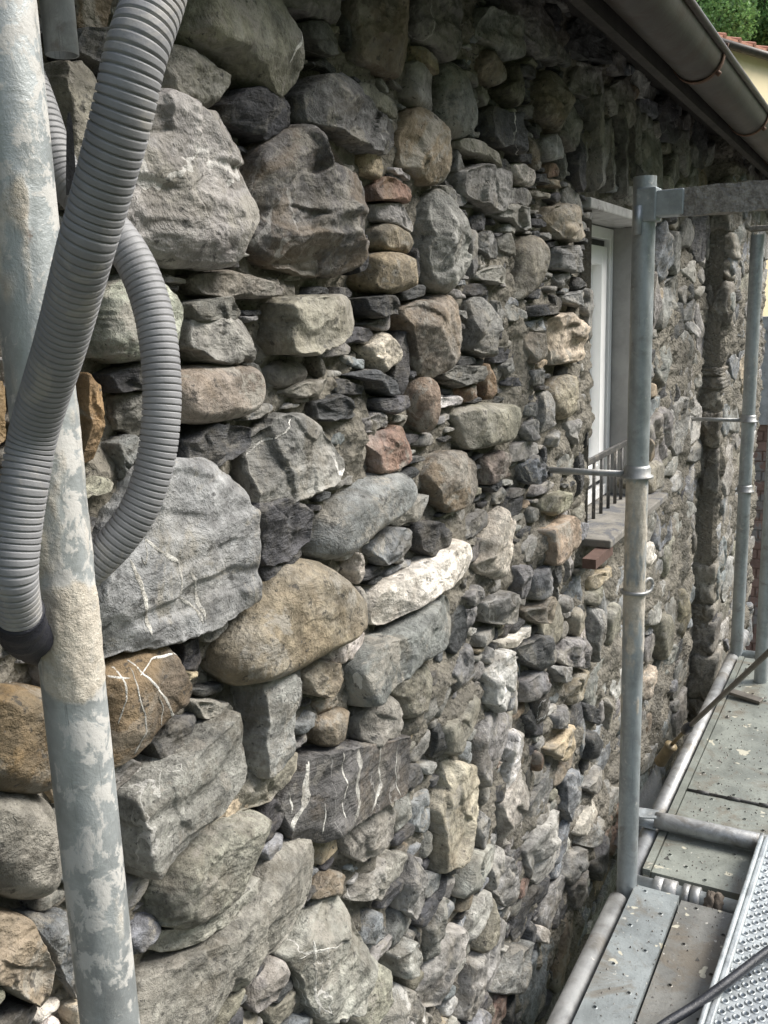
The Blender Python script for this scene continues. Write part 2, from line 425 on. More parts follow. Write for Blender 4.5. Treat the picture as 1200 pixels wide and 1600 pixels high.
# (crop, kind, outline, extra)  - outlines in the crop's own pixels
TR = [
 ('P','light','155,160 240,150 300,170 345,195 368,235 385,290 388,330 378,385 360,412 290,410 230,390 200,380 150,340 135,250',dict(c=(.38,.375,.36),label='large pale fractured limestone block with white crust',p=.06)),
 ('P','olive','75,105 150,108 155,160 135,240 110,330 85,250',{}),
 ('P','olive','268,77 300,77 372,112 375,130 350,158 310,168 255,150 245,110',dict(p=.06)),
 ('P','olive','285,-40 420,-40 450,15 475,60 483,105 470,135 440,152 400,125 360,95 300,72 275,50',dict(r=.5,p=.07)),
 ('P','brown','112,-30 195,-30 180,40 160,50 120,38',{}), ('P','dark','120,48 175,52 240,60 235,100 165,105 120,80',{}),
 ('P','slate','345,165 385,140 415,138 455,160 478,185 470,195 440,200 415,215 390,205 345,190',dict(p=.055)),
 ('P','grey','400,240 430,212 480,203 520,210 550,240 575,275 588,310 583,370 570,410 540,425 500,420 440,412 395,385 380,345 385,300',dict(c=(.15,.148,.14),o=.5,p=.075,r=.35,label='large dark boulder with ochre stain on its top')),
 ('P','grey','472,150 500,122 540,120 560,145 590,175 640,190 643,205 620,235 590,235 560,225 520,205 480,190',dict(c=(.2,.2,.2),p=.06)),
 ('P','brown','548,-30 625,-30 637,40 645,85 628,118 590,105 560,90 560,50',dict(c=(.19,.175,.145))),
 ('P','grey','478,35 520,40 552,62 548,80 510,82 478,60',dict(c=(.13,.13,.125))),
 ('P','grey','425,-30 540,-30 545,30 500,25 440,10',dict(c=(.17,.165,.15))),
 ('P','grey','640,-30 690,-30 718,20 716,75 705,92 680,70 650,55',dict(c=(.13,.125,.115))),
 ('P','cob','700,95 725,100 745,135 757,175 752,205 735,215 700,200 688,175 695,140',dict(p=.07)),
 ('P','tan','652,72 698,92 697,112 655,95',{}),
 ('P','grey','640,105 650,98 692,132 690,165 675,175 645,160 635,150',{}),
 ('P','brown','632,180 660,168 685,185 712,215 711,250 700,280 670,285 650,265 625,260 620,220',{}),
 ('P','tan','568,245 580,235 615,245 620,262 610,275 575,268',dict(p=.06)),
 ('P','rust','583,290 605,278 640,290 658,305 650,315 585,312',dict(p=.05)),
 ('P','grey','590,320 640,318 664,345 655,360 592,343',dict(p=.055)),
 ('P','brown','590,355 615,348 655,370 660,388 640,397 588,390',dict(r=.8)),
 ('P','tan','580,400 620,395 655,400 670,430 660,448 620,458 580,450 582,420',dict(r=.8,p=.07,label='rounded cream cobble')),
 ('P','grey','668,330 690,295 712,315 732,350 743,390 742,420 720,450 700,456 675,445 664,400',dict(c=(.28,.285,.26),p=.07,r=.45,label='tall rounded grey boulder')),
 ('J1','grey','165,920 300,860 420,870 560,920 630,970 610,1060 560,1090 600,1130 520,1190 440,1200 300,1130 180,1080',{}),
 ('J1','olive','155,660 260,670 340,690 520,850 500,890 400,850 280,790 160,740',dict(r=.8)),
 ('J1','grey','155,755 200,760 300,870 240,900 155,890',{}),
 ('J1','brown','350,0 470,0 520,70 590,130 570,210 480,250 400,210 370,180',{}),
 ('J1','olive','590,90 660,110 690,170 680,260 640,400 560,370 480,280 580,220',dict(c=(.16,.15,.115))),
 ('J1','light','345,270 440,300 475,320 460,360 390,400 340,330',{}),
 ('J1','dark','400,470 430,430 520,480 620,470 690,600 690,720 640,760 560,690 440,720 370,640',dict(v=1.0)),
 ('J1','white','590,850 680,850 770,900 760,1010 690,1000 600,950',{}),
 ('J1','brown','690,640 740,650 820,770 835,880 790,880 700,770',{}),
 ('J1','grey','800,680 880,635 960,690 940,800 860,810 810,750',{}),
 ('J1','olive','870,590 950,600 1070,680 1060,750 980,730',dict(c=(.15,.14,.12))),
 ('J1','brown','790,240 850,150 930,170 1000,290 1040,430 1010,600 890,570 770,480',dict(c=(.2,.175,.125),p=.06)),
 ('J1','slate','1040,690 1080,660 1140,720 1145,1000 1100,1050 1060,1000 1030,840',{}),
 ('J1','grey','940,770 1000,770 1035,870 1010,970 960,930',{}), ('J1','rust','840,850 960,840 960,930 860,940',{}),
 ('J1','tan','840,960 1010,970 1015,1020 880,1010',{}), ('J1','olive','725,1040 930,1070 920,1100 740,1090',{}),
 ('G','grey','360,470 400,450 430,600 430,860 390,890 365,700',dict(f=1,p=.05,c=(.17,.165,.15))), ('G','grey','435,600 470,540 490,700 480,890 450,880',dict(f=1,p=.05,c=(.16,.155,.14))),
 ('G','grey','505,500 540,500 540,900 510,920',dict(f=1,p=.05,c=(.16,.155,.145))), ('G','grey','570,560 610,560 615,800 575,840',dict(f=1,p=.05,c=(.15,.145,.135))),
 ('J2','tan','850,100 900,20 1000,0 1100,10 1150,100 1150,230 1080,270 960,240 900,170',dict(c=(.36,.31,.225),p=.07)),
 ('J2','brown','640,330 720,240 820,230 885,300 890,420 820,620 700,690 590,710 620,560 640,440',dict(c=(.26,.235,.19),r=.7,p=.06)),
 ('J2','light','310,520 400,480 500,460 590,520 610,590 480,580 330,560',dict(p=.06)), ('J2','dark','280,120 380,60 450,100 440,170 300,200',{}),
 ('J2','grey','340,10 560,0 760,30 800,90 770,150 700,190 520,100 400,60',{}), ('J2','grey','300,220 430,210 470,270 490,330 510,400 400,390 310,330',dict(c=(.15,.15,.145))),
 ('J2','grey','480,280 570,225 650,250 650,370 570,360 490,330',{}), ('J2','light','320,400 350,380 440,420 430,470 320,480',{}),
 ('J2','slate','895,320 1100,310 1150,420 1140,490 1030,500 900,480',dict(c=(.2,.2,.195))), ('J2','grey','905,540 1040,490 1050,560 1020,620 950,610',{}),
 ('J2','grey','960,680 1150,640 1180,720 1130,760 980,740',{}),
 ('J2','tan','840,850 920,825 1060,820 1130,880 1145,960 1130,1160 890,1190 870,1090 820,980',dict(c=(.5,.43,.33),p=.05,label='squared cream and white block beside the window')),
 ('J2','tan','650,990 720,970 810,980 845,1110 790,1150 690,1180 650,1080',dict(c=(.32,.29,.23))), ('J2','blue','690,890 830,850 870,900 870,950 760,950',{}),
 ('J2','grey','260,740 330,700 420,760 520,900 530,1060 460,1130 330,1100 260,1080',dict(p=.06)), ('J2','grey','450,720 500,730 560,800 580,900 520,910 460,830',{}),
 ('J2','slate','680,770 850,750 970,760 950,810 700,840',{}),
 ('C','olive','60,230 150,200 380,190 520,210 520,310 460,350 330,420 220,450 90,450 60,400 70,300',dict(r=.3,p=.075,f=2,label='smooth rectangular olive grey block')),
 ('F','grey','890,310 1020,305 1190,295 1260,330 1260,450 1200,490 1060,490 940,470 890,420',dict(p=.075,c=(.25,.245,.22))),
 ('C','cob','100,510 230,490 305,530 300,580 200,610 110,610 80,560',dict(c=(.17,.165,.14))), ('C','cob','265,480 340,480 385,520 380,560 320,560',dict(c=(.18,.175,.15))),
 ('C','olive','120,640 230,590 370,580 380,620 300,650 200,660',dict(c=(.19,.18,.15))),
 ('C','slate','430,560 560,540 730,600 735,630 640,650 560,590',dict(p=.06)), ('C','slate','370,600 440,585 560,610 590,640 480,645 380,640',dict(p=.055)),
 ('C','slate','290,690 420,660 540,690 550,730 430,765 290,760',dict(p=.06)), ('C','slate','555,670 720,655 730,700 640,730 560,720',{}),
 ('C','grey','490,770 620,735 710,740 715,770 640,800 520,830 485,830',dict(p=.055)),
 ('C','pink','495,870 560,830 680,800 700,850 730,890 725,950 640,1000 560,1010 540,920',dict(c=(.3,.19,.155),v=.6,label='reddish block with thin white veins')),
 ('C','pink','740,620 780,570 840,570 875,630 887,700 875,780 850,820 800,815 755,740 735,680',dict(c=(.38,.28,.205),r=.8,p=.05,label='upright oval pinkish cobble')),
 ('C','brown','690,250 760,220 840,220 900,180 960,200 990,280 1000,400 980,480 900,540 830,560 780,540 750,450 720,380 690,310',dict(c=(.26,.225,.185),p=.06)),
 ('C','white','520,430 640,365 680,400 715,450 700,500 610,550 575,500',dict(c=(.62,.56,.45),label='small cream quartz block')),
 ('C','slate','500,200 600,190 700,210 710,240 680,270 560,280 510,250',dict(p=.05)),
 ('P','grey','390,690 440,650 480,652 520,690 545,730 520,755 470,775 430,790 395,780 385,730',dict(v=.8,p=.05)),
 ('P','cob','495,830 510,800 555,765 610,740 645,738 660,760 655,785 620,815 580,845 530,870 495,873 487,855',dict(c=(.215,.235,.225),p=.065,label='long smooth blue grey river cobble')),
 ('J3','brown','0,780 90,720 250,700 360,800 355,960 240,1100 90,1150 0,1050 -50,900',dict(c=(.25,.225,.19),o=.6)),
 ('C','olive','910,560 960,520 1060,515 1085,550 1070,590 990,615 900,600',dict(c=(.2,.195,.165),r=.8)),
 ('J3','olive','150,440 220,380 420,350 650,350 650,450 600,600 500,650 260,680 220,600',dict(p=.06,r=.5)),
 ('J3','rust','370,180 420,40 490,170 500,260 440,290 370,270',dict(label='reddish brown wedge stone')), ('C','rust','960,620 1050,600 1070,660 980,680',dict(c=(.3,.2,.14))),
 ('J3','grey','640,500 760,460 805,520 800,590 700,610 640,560',{}), ('J3','brown','870,240 950,140 1090,140 1110,200 1090,380 960,450 870,380',dict(c=(.33,.285,.21),l=.4)),
 ('J3','grey','880,590 970,540 995,600 930,660 860,650',{}), ('J3','grey','990,480 1130,460 1150,560 1080,640 1000,580',{}),
 ('J3','blue','640,800 760,730 860,830 850,920 760,940 680,920',dict(p=.05)), ('J3','pink','360,760 480,700 560,720 560,850 450,920 360,940',dict(c=(.24,.19,.17),v=.8)),
 ('J3','slate','360,960 540,900 540,930 450,990',{}), ('J3','grey','430,1050 520,970 590,1020 560,1080 450,1090',{}),
 ('J3','olive','800,1050 940,1000 1090,1020 1070,1110 900,1180 790,1130',{}), ('J3','slate','70,130 150,60 380,60 400,100 360,160 170,200',dict(c=(.14,.14,.13))),
 ('J3','grey','520,60 640,0 650,60 560,140',{}), ('J3','blue','690,100 820,90 845,130 780,190 690,200',dict(c=(.15,.155,.16))),
 ('J3','blue','660,360 800,330 820,370 760,430 660,430',dict(c=(.14,.145,.15))),
 ('P','brown','345,1010 370,970 410,925 440,890 480,880 515,885 550,910 575,945 572,975 550,1000 510,1020 460,1045 410,1060 360,1065 340,1045',dict(r=.55,p=.075,f=1,c=(.27,.22,.155),o=.35,label='big smooth brown boulder')),
 ('D','white','545,400 600,340 720,290 880,190 960,130 1010,160 1018,230 980,280 880,350 800,410 680,470 580,525 535,510',dict(p=.06,label='long white quartz stone')),
 ('D','white','1060,120 1140,10 1170,-20 1215,40 1220,150 1195,260 1140,315 1050,280 1015,240 1060,190',dict(p=.05,c=(.66,.6,.5),label='upright cream white quartz stone')),
 ('D','blue','410,720 500,600 640,570 760,470 900,400 950,420 955,530 900,600 760,700 600,800 480,890 440,880',dict(p=.06,r=.45,c=(.19,.195,.195),label='long sloping dark grey stone under the white quartz')),
 ('D','brown','290,900 380,850 440,840 440,900 380,940 300,950',{}), ('D','brown','270,990 350,955 450,920 460,990 420,1070 340,1100 280,1060',dict(r=.6)),
 ('D','grey','-30,800 60,770 170,760 220,830 250,950 240,1030 180,1110 90,1190 -10,1230 -30,1050',dict(c=(.31,.315,.30),p=.07,f=2,v=.2,label='smooth pale grey block')),
 ('P','grey','185,1240 215,1215 300,1165 375,1120 386,1150 383,1215 340,1265 270,1315 215,1360 195,1330',dict(c=(.30,.305,.28),p=.075,f=2,v=.5,label='long smooth grey block beside the near scaffold pole')),
 ('D','olive','460,960 560,850 640,870 680,900 700,1010 660,1060 560,1060 490,1100 460,1040',dict(c=(.26,.26,.225))), ('D','olive','580,820 700,760 850,720 850,850 780,930 690,970 670,880',{}),
 ('J4','grey','80,1000 160,870 250,840 300,880 300,1000 230,1060 130,1120',{}), ('J4','wgrey','310,1010 400,920 480,870 520,960 520,1130 450,1230 380,1240 320,1180',dict(p=.05,label='cracked whitish marble block')),
 ('D','tan','200,760 290,700 400,720 415,800 340,860 260,840',dict(c=(.3,.26,.19))), ('D','white','460,270 500,190 545,260 540,330 490,320',{}),
 ('D','blue','540,180 650,80 740,90 750,150 690,210 590,240',{}), ('D','slate','750,60 850,50 940,120 900,170 820,210 760,170',dict(v=.5)),
 ('D','grey','960,400 1050,350 1115,370 1110,400 1030,440',{}), ('D','grey','960,310 1000,290 1045,330 1010,360',{}), ('D','grey','980,460 1060,450 1070,500 1020,560 990,540',{}),
 ('J4','grey','300,570 440,500 540,540 540,640 450,690 330,690',{}), ('D','slate','20,80 150,30 230,40 270,100 240,180 140,220 60,200',dict(p=.055)),
 ('J4','pink','660,110 860,30 890,60 895,180 840,260 740,320 670,320',dict(c=(.36,.28,.2),f=2,p=.05,label='flat tan block below the window corner')),
 ('J4','dark','480,350 600,340 600,440 580,540 500,520',dict(c=(.17,.17,.165))), ('J4','blue','590,400 720,330 770,450 760,490 600,550',{}),
 ('J4','tan','550,620 720,530 740,580 710,690 600,680',dict(c=(.33,.29,.225))), ('J4','white','425,820 660,710 675,740 440,865',dict(p=.055,label='thin white slab')),
 ('J4','dark','520,850 640,790 740,780 740,900 660,990 560,920',dict(c=(.14,.14,.14))), ('J4','grey','540,1060 680,990 735,1040 690,1110 560,1190',{}),
 ('J4','grey','770,480 820,480 830,520 780,570',dict(r=.9)), ('J4','grey','800,540 860,520 880,590 830,640 770,600',dict(r=.9)), ('J4','light','820,300 890,250 895,370 840,440',{}),
 ('J4','dark','740,350 810,330 830,430 780,470',{}), ('J4','olive','860,650 940,600 955,740 880,780',{}), ('J4','grey','960,600 1060,620 1050,830 1010,940 950,800',{}),
 ('J4','olive','1060,640 1150,560 1160,740 1060,850',dict(f=1)), ('J4','tan','970,400 1130,340 1150,380 1040,430 980,490',{}), ('J4','olive','940,560 960,520 1075,450 1060,560 1000,590',{}),
 ('J4','grey','760,920 840,800 930,790 980,900 920,970 800,960',{}), ('J4','grey','710,960 860,970 870,1040 780,1060',{}), ('J4','tan','790,1150 850,1040 950,990 900,1150 830,1200',dict(c=(.3,.275,.2))),
 ('P','dark','480,1190 530,1170 600,1158 640,1155 643,1200 630,1240 580,1265 530,1290 490,1310 460,1310 445,1260',dict(c=(.13,.125,.12),p=.06,o=.4,f=2,label='dark block striped by broad white veins')),
 ('P','olive','240,1390 260,1340 310,1310 370,1280 420,1275 437,1300 430,1345 400,1385 340,1425 280,1445 245,1435',dict(c=(.3,.295,.25),p=.07)),
 ('P','olive','260,1500 320,1470 400,1400 430,1350 490,1310 503,1345 490,1400 450,1480 410,1500 390,1540 330,1560 290,1640 205,1640 210,1530',dict(c=(.33,.32,.265),p=.05)),
 ('E','light','120,880 200,830 260,740 350,640 430,630 480,720 560,880 590,930 560,1020 470,1130 300,1190 240,1100 200,960',dict(p=.06,label='pale grey stone crossed by a white vein')),
 ('E','grey','400,310 520,200 640,180 665,220 640,320 560,400 470,430 420,400',dict(c=(.24,.23,.205))), ('E','light','440,620 540,510 640,440 650,520 640,640 560,600',{}),
 ('J5','tan','200,540 200,400 260,390 330,420 390,420 400,680 360,850 220,950 140,980 140,800 130,650',dict(c=(.42,.37,.29),label='tall tan and pale grey stone')),
 ('J5','cob','390,530 440,485 490,530 480,590 420,640 390,600',dict(label='small round grey pebble')), ('J5','white','520,330 590,210 630,230 645,400 600,490 530,570',dict(c=(.8,.79,.76),p=.06,label='bright white quartz shard')),
 ('J5','wgrey','490,620 640,440 690,490 705,620 680,720 560,840 530,860',dict(c=(.46,.45,.39))), ('J5','tan','820,260 905,180 910,330 860,390 740,320',{}),
 ('J5','dark','670,60 750,-20 775,10 770,130 680,190',dict(v=1.0)), ('J5','grey','780,130 880,80 900,140 880,200 780,200',{}), ('J5','dark','970,260 1000,220 1060,300 1050,360 960,370',{}),
 ('J5','grey','950,530 1060,420 1060,500 1000,560',{}), ('J5','light','620,880 700,790 840,670 860,760 800,950 720,1070 650,1010',dict(v=.9)), ('J5','white','900,780 1040,580 1050,660 960,800',dict(c=(.58,.55,.46))),
 ('J5','grey','900,830 1070,690 1110,790 1000,860',{}), ('J5','grey','370,760 410,670 480,730 460,840 390,870',{}), ('J5','light','440,960 540,870 530,960 450,1100',{}), ('J5','light','500,1080 540,930 600,980 620,1090 560,1180 470,1200',{}),
 ('J5','rust','680,340 720,335 750,390 720,445 680,420',dict(r=.8)), ('J5','blue','850,490 940,440 945,620 880,720 850,640',{}), ('J5','blue','260,340 380,290 380,380 300,420',{}),
 ('J5','dark','140,220 200,180 245,320 230,370 140,360',dict(v=1.)), ('J5','olive','1080,50 1145,40 1140,130 1080,230',{}), ('J5','dark','960,60 1060,110 1080,190 970,160',{}),
 ('J5','grey','840,1020 900,900 975,870 960,960 880,1060',{}), ('J5','grey','870,1080 990,960 980,1180 890,1200',{}), ('J5','grey','1000,960 1100,800 1110,900 1060,1050',dict(c=(.15,.15,.15))),
 ('J6','olive','640,620 720,460 780,370 780,480 740,620 660,660',{}), ('J6','grey','730,330 830,140 890,240 920,320 850,400 790,400',{}),
 ('J6','light','380,760 480,560 600,540 640,600 580,750 480,930 380,970 340,880',dict(v=.9)), ('J6','light','580,900 620,740 690,690 725,740 720,890 640,1040 540,1020',{}),
 ('J6','light','250,280 330,140 380,260 370,380 300,470 240,420',{}), ('J6','olive','60,230 200,120 300,130 240,260 60,310',dict(c=(.31,.3,.26))),
 ('J6','olive','0,900 130,740 190,780 210,860 70,1059 -40,1080',dict(c=(.33,.325,.26))), ('J6','light','100,1060 230,850 320,900 380,1010 370,1100 100,1100',{}),
 ('J6','grey','730,880 880,640 990,620 980,720 850,870',dict(c=(.2,.2,.19))), ('J6','white','980,570 1020,520 1070,560 1065,620 990,600',{}), ('J6','light','380,540 480,370 520,420 420,660 370,700',{}),
 ('J6','light','180,680 300,600 370,780 230,790',{}),
 ('P','olive','150,470 185,455 240,425 275,450 293,500 297,550 260,568 200,560 140,555',dict(c=(.33,.33,.275),p=.06)), ('P','slate','290,475 360,465 385,490 375,500 300,500',dict(c=(.2,.195,.175))),
 ('P','brown','300,430 380,425 450,450 440,465 330,465',dict(c=(.24,.225,.195))), ('P','brown','262,600 300,580 370,570 415,572 430,600 425,635 400,650 340,660 275,655 262,630',dict(r=.7,p=.075,f=1,c=(.28,.25,.2),label='long rounded buff cobble')),
 ('P','slate','165,585 225,565 270,575 270,600 180,612',{}), ('P','olive','185,615 270,610 268,650 230,680 185,660',dict(c=(.16,.155,.13))),
 ('P','ochre','126,590 165,610 176,680 168,710 130,722',dict(label='rusty ochre stone beside the near scaffold pole')), ('P','grey','178,695 212,685 240,690 200,745',{}),
 ('P','slate','285,690 330,665 400,670 395,700 340,725 285,730',dict(p=.05)),
 ('P','blue','150,860 220,740 280,725 330,727 375,760 395,800 398,870 405,935 340,975 260,1000 190,1010 150,1030 130,950',dict(c=(.25,.255,.25),p=.06,f=2,r=.2,v=.15,label='big flat grey block with white veins')),
 ('P','dbrown','150,1060 200,1030 265,1005 290,1030 308,1075 300,1100 250,1145 190,1190 150,1200',dict(v=.2,p=.065,label='dark brown stone netted with thin white veins')),
 ('P','ochre','-60,1080 60,1080 90,1090 110,1150 100,1230 60,1242 -20,1225 -60,1180',dict(c=(.2,.13,.06),r=.6,p=.06,v=.4,label='brown ochre boulder left of the near scaffold pole')),
 ('P','olive','-60,1240 90,1245 120,1300 120,1400 60,1415 0,1390 -60,1330',dict(r=.8,c=(.24,.24,.205),p=.065)), ('P','tan','-60,1430 35,1436 80,1510 70,1575 20,1545 -60,1510',dict(c=(.38,.32,.23),p=.03)),
 ('P','blue','42,1435 110,1430 125,1480 125,1560 95,1510',dict(p=.02)), ('P','slate','278,1005 310,1000 330,1030 318,1047 285,1040',{}), ('P','grey','318,990 345,965 375,965 375,980 330,1000',{}),
 ('P','grey','300,1095 360,1100 375,1115 350,1130 310,1120',{}), ('P','dark','235,1160 260,1135 322,1125 318,1150 290,1180 240,1180',dict(v=.4)),
 ('P','slate','385,790 440,780 485,800 480,840 440,870 400,880',{}), ('P','slate','400,880 440,870 480,850 470,880 430,895 405,920',{}), ('P','olive','225,1455 300,1440 400,1380 440,1370 430,1400 350,1450 260,1485 235,1480',dict(c=(.3,.29,.25))),
 ('P','ochre','-60,600 15,605 20,690 -60,700',{}), ('P','olive','-60,520 20,500 15,560 -60,590',{}), ('P','tan','215,1345 300,1290 400,1235 415,1250 330,1300 225,1375',dict(c=(.36,.3,.21),p=.03)),
 ('P','tan','385,1210 480,1180 470,1200 420,1250 340,1270',dict(c=(.33,.3,.24),p=.03)),
 ('I','olive','780,370 830,360 835,500 800,600 775,560',dict(c=(.33,.31,.2))), ('I','olive','680,490 740,480 755,520 740,640 690,700 675,560',dict(f=1)), ('I','tan','610,800 680,720 690,780 640,870 605,880',dict(c=(.5,.45,.34))),
 ('H','olive','640,970 710,960 710,1080 630,1120 600,1060',dict(f=1,p=.05)), ('H','brown','640,850 680,840 680,960 635,985',{}),
 ('I','white','615,150 680,140 690,190 640,260 610,240',{}),
 ('J5','dark','640,150 700,110 720,200 690,260',dict(v=1.)),
]
# traced calcite veins, in photo pixels: (stone centre, points, width in metres)
VEINS = [((280,880), '217,838 235,855 262,880 268,905 266,925 290,945 303,970', .0035), ((280,880), '190,875 203,905 212,935 216,955 224,990', .004),
 ((280,880), '278,890 292,908 296,925 304,955 305,972', .0035), ((280,880), '395,825 393,860 400,925', .003), ((280,880),'205,870 212,885 217,840',.0015),
 ((240,1090), '207,1028 210,1050 225,1070 245,1090 252,1112 270,1120', .0026), ((240,1090), '210,1050 230,1030 268,1020 280,1030', .0022), ((240,1090), '200,1045 203,1080 208,1120 212,1135 207,1175', .0016),
 ((240,1090), '195,1035 187,1060 185,1095 181,1130', .0012), ((240,1090), '168,1062 185,1057 197,1055', .0016), ((240,1090), '233,1080 240,1105 237,1130', .001), ((240,1090),'300,1055 303,1085 295,1095',.0016),
 ((550,1230), '490,1190 487,1220 480,1260 470,1285 463,1308', .0085), ((550,1230), '527,1170 526,1210 525,1275', .0028), ((550,1230), '552,1166 550,1200 548,1250 540,1280', .0085),
 ((550,1230), '583,1160 588,1225 578,1250 570,1268', .005), ((550,1230), '466,1215 470,1250 468,1275', .002), ((550,1230), '612,1160 610,1200 615,1240', .002), ((550,1230),'500,1250 498,1300',.002),
 ((510,1490), '487,1470 491,1520 497,1570 493,1600', .004), ((510,1490), '470,1500 500,1480 530,1465', .0015), ((510,1490), '497,1570 510,1580', .002),
 ((300,1240), '380,1150 385,1190 381,1215', .004), ((430,80), '448,30 446,70 430,100', .003), ((470,710), '455,655 430,690 405,715', .002), ((540,1480),'600,1400 610,1420',.002)]

def poly_world(crop, pts, p=.035):
    # an outline shows the foot of the stone on its near side and the rim of its front face on the far side
    ox, oy, s = CROPS[crop]
    pp = np.array([[float(b) for b in a.split(',')] for a in pts.split()]) * s + (ox, oy)
    fr = (pp[:, 0] - pp[:, 0].min()) / max(np.ptp(pp[:, 0]), 1)
    out = []
    for (a, b), f in zip(pp, fr):
        q = at_y(a, b, -p * (.15 + .70 * f)); out.append((q.x, q.z))
    return np.array(out)
def area_of(P):
    x, z = P[:, 0], P[:, 1]
    return .5 * np.sum(x * np.roll(z, -1) - np.roll(x, -1) * z)
def resample(P, n, it=2, cut=.25):
    for _ in range(it):
        Q = np.roll(P, -1, 0); P = np.stack([P * (1 - cut) + Q * cut, P * cut + Q * (1 - cut)], 1).reshape(-1, 2)
    C = np.concatenate([P, P[:1]]); d = np.r_[0, np.cumsum(np.hypot(*np.diff(C, axis=0).T))]
    t = np.linspace(0, d[-1], n, endpoint=False)
    return np.stack([np.interp(t, d, C[:, 0]), np.interp(t, d, C[:, 1])], 1)

def stone_geo(G, P, kind, seed, nseg, nring, y0=0.0, opt=None, depth=.075, small=False):
    """one stone bedded in the wall: outline P (x, z), front face bulging to -y, its sides running back into the mortar"""
    opt = opt or {}
    c, v, l, o, rnd, p, nf = KIND[kind]
    c = np.array(opt.get('c', c)); v = opt.get('v', v); l = opt.get('l', l); o = opt.get('o', o); rnd = opt.get('r', rnd); p = opt.get('p', p); nf = opt.get('f', nf)
    r = np.random.RandomState(seed)
    lum = c.mean(); c = (lum + (c - lum) * .9) * (.94, .925, .915)
    c = c * (1 + r.uniform(-.12, .12)) * (1 + r.uniform(-.03, .03, 3))
    A = area_of(P)
    if A < 0: P = P[::-1]; A = -A
    if not small: gc = P.mean(0); gd = P - gc; P = gc + gd * (1.03 + .004 / np.maximum(np.hypot(gd[:, 0], gd[:, 1]), .01))[:, None]
    P = resample(P, nseg, *((2, .25) if rnd > .55 else (1, .16) if rnd > .4 else (1, .06)))
    cen = P.mean(0)
    d = P - cen; rad = np.hypot(d[:, 0], d[:, 1]); size = math.sqrt(A)
    jag = .03 if rnd > .5 else .075
    k = 1 + (.5 * jag * fbm(P[:, 0] * 5 / size, P[:, 1] * 5 / size, seed, 3, .6) + (.0045 if rnd < .5 else .0015) * fbm(P[:, 0] * 75, P[:, 1] * 75, seed + 1, 4, .65) / np.maximum(rad, .01))
    P = cen + d * k[:, None]; d = P - cen
    inr = max(np.percentile(rad, 12), .004)
    p = min(p, size * .55 + .006)
    t = 1 - (np.arange(nring) / (nring - .5)) ** 1.25
    ed = (1 - t)[:, None] * rad[None, :] * .9
    X = cen[0] + t[:, None] * d[None, :, 0]; Z = cen[1] + t[:, None] * d[None, :, 1]
    b = max((rnd * .8 if rnd > .4 else rnd * .28) * inr, .002)
    p *= PSC if not small else .82
    s = np.clip(ed / b, 0, 1)
    h = p * np.sqrt(np.clip(1 - (1 - s) ** 2, 0, 1))
    if rnd < .5: h = np.maximum(h, p * np.clip(ed / .006, 0, 1) * .55)
    tilt = r.normal(0, .10 if rnd < .5 and nf > 2 else .04, 2)
    h = h + np.clip(ed / .01, 0, 1) * (tilt[0] * (X - cen[0]) + tilt[1] * (Z - cen[1]))
    for _ in range(nf):                                   # fracture planes chip the face
        k0 = r.randint(nseg); dr = d[k0] / max(rad[k0], 1e-4)
        an_ = math.atan2(dr[1], dr[0]) + r.normal(0, .35); dr = np.array([math.cos(an_), math.sin(an_)])
        fr_ = r.uniform(.30, .88); reach = (d @ dr).max()
        g = min(r.uniform(.18, .95), p * .75 / max(reach * (1 - fr_), .002))
        h = np.minimum(h, p * r.uniform(.96, 1.03) - g * ((X - cen[0]) * dr[0] + (Z - cen[1]) * dr[1] - fr_ * reach))
    f = 1 / size
    if rnd < .6 and nring > 8:                            # fractured face: flat patches with small steps between them
        K = int(np.clip(size / .022, 4, 14)) if rnd < .42 else int(np.clip(size / .03, 3, 12))
        qi = cen + d[r.randint(nseg, size=K)] * np.sqrt(r.uniform(0, 1, (K, 1))) * .98
        an = r.uniform(0, math.pi); st = r.uniform(1.0, 2.6)
        wx = X + .06 * size * fbm(X * 4 * f, Z * 4 * f, seed + 31, 3); wz = Z + .06 * size * fbm(X * 4 * f, Z * 4 * f, seed + 32, 3)
        ca_, sa_ = math.cos(an), math.sin(an)
        num = np.zeros(X.shape); den = np.zeros(X.shape) + 1e-12
        for q in qi:
            u_, v_ = ca_ * (wx - q[0]) + sa_ * (wz - q[1]), (-sa_ * (wx - q[0]) + ca_ * (wz - q[1])) * st
            dd_ = u_ * u_ + v_ * v_; g2 = r.normal(0, .15, 2)
            val = r.normal(0, .0016 + .010 * size) + g2[0] * (X - q[0]) + g2[1] * (Z - q[1])
            wt = (dd_ * f * f + 2e-4) ** -16.0; num += wt * val; den += wt
        pat = num / den; k_ = (1.0 if rnd < .42 else .45) * (.3 if nf <= 2 else 1)
        h = h + np.clip(ed / .006, 0, 1) * np.clip(pat, -.12 * size, .06 * size) * k_
    amp = size * (.006 if rnd < .5 else .012)
    h = h + np.clip(ed / .012, 0, 1) * amp * (fbm(X * 3.2 * f, Z * 3.2 * f, seed + 3, 5, .55) + .5 * np.abs(fbm(X * 8 * f, Z * 8 * f, seed + 9, 3)))
    ra = (1.0 if rnd < .5 else .4) * (.4 if nf <= 2 else 1)
    h = h + np.clip(ed / .008, 0, 1) * ra * (.0034 * fbm(X * 60, Z * 80, seed + 13, 4, .65) + .0042 * (np.minimum(np.abs(fbm(X * 20, Z * 28, seed + 14, 4, .55)), .35) - .2))
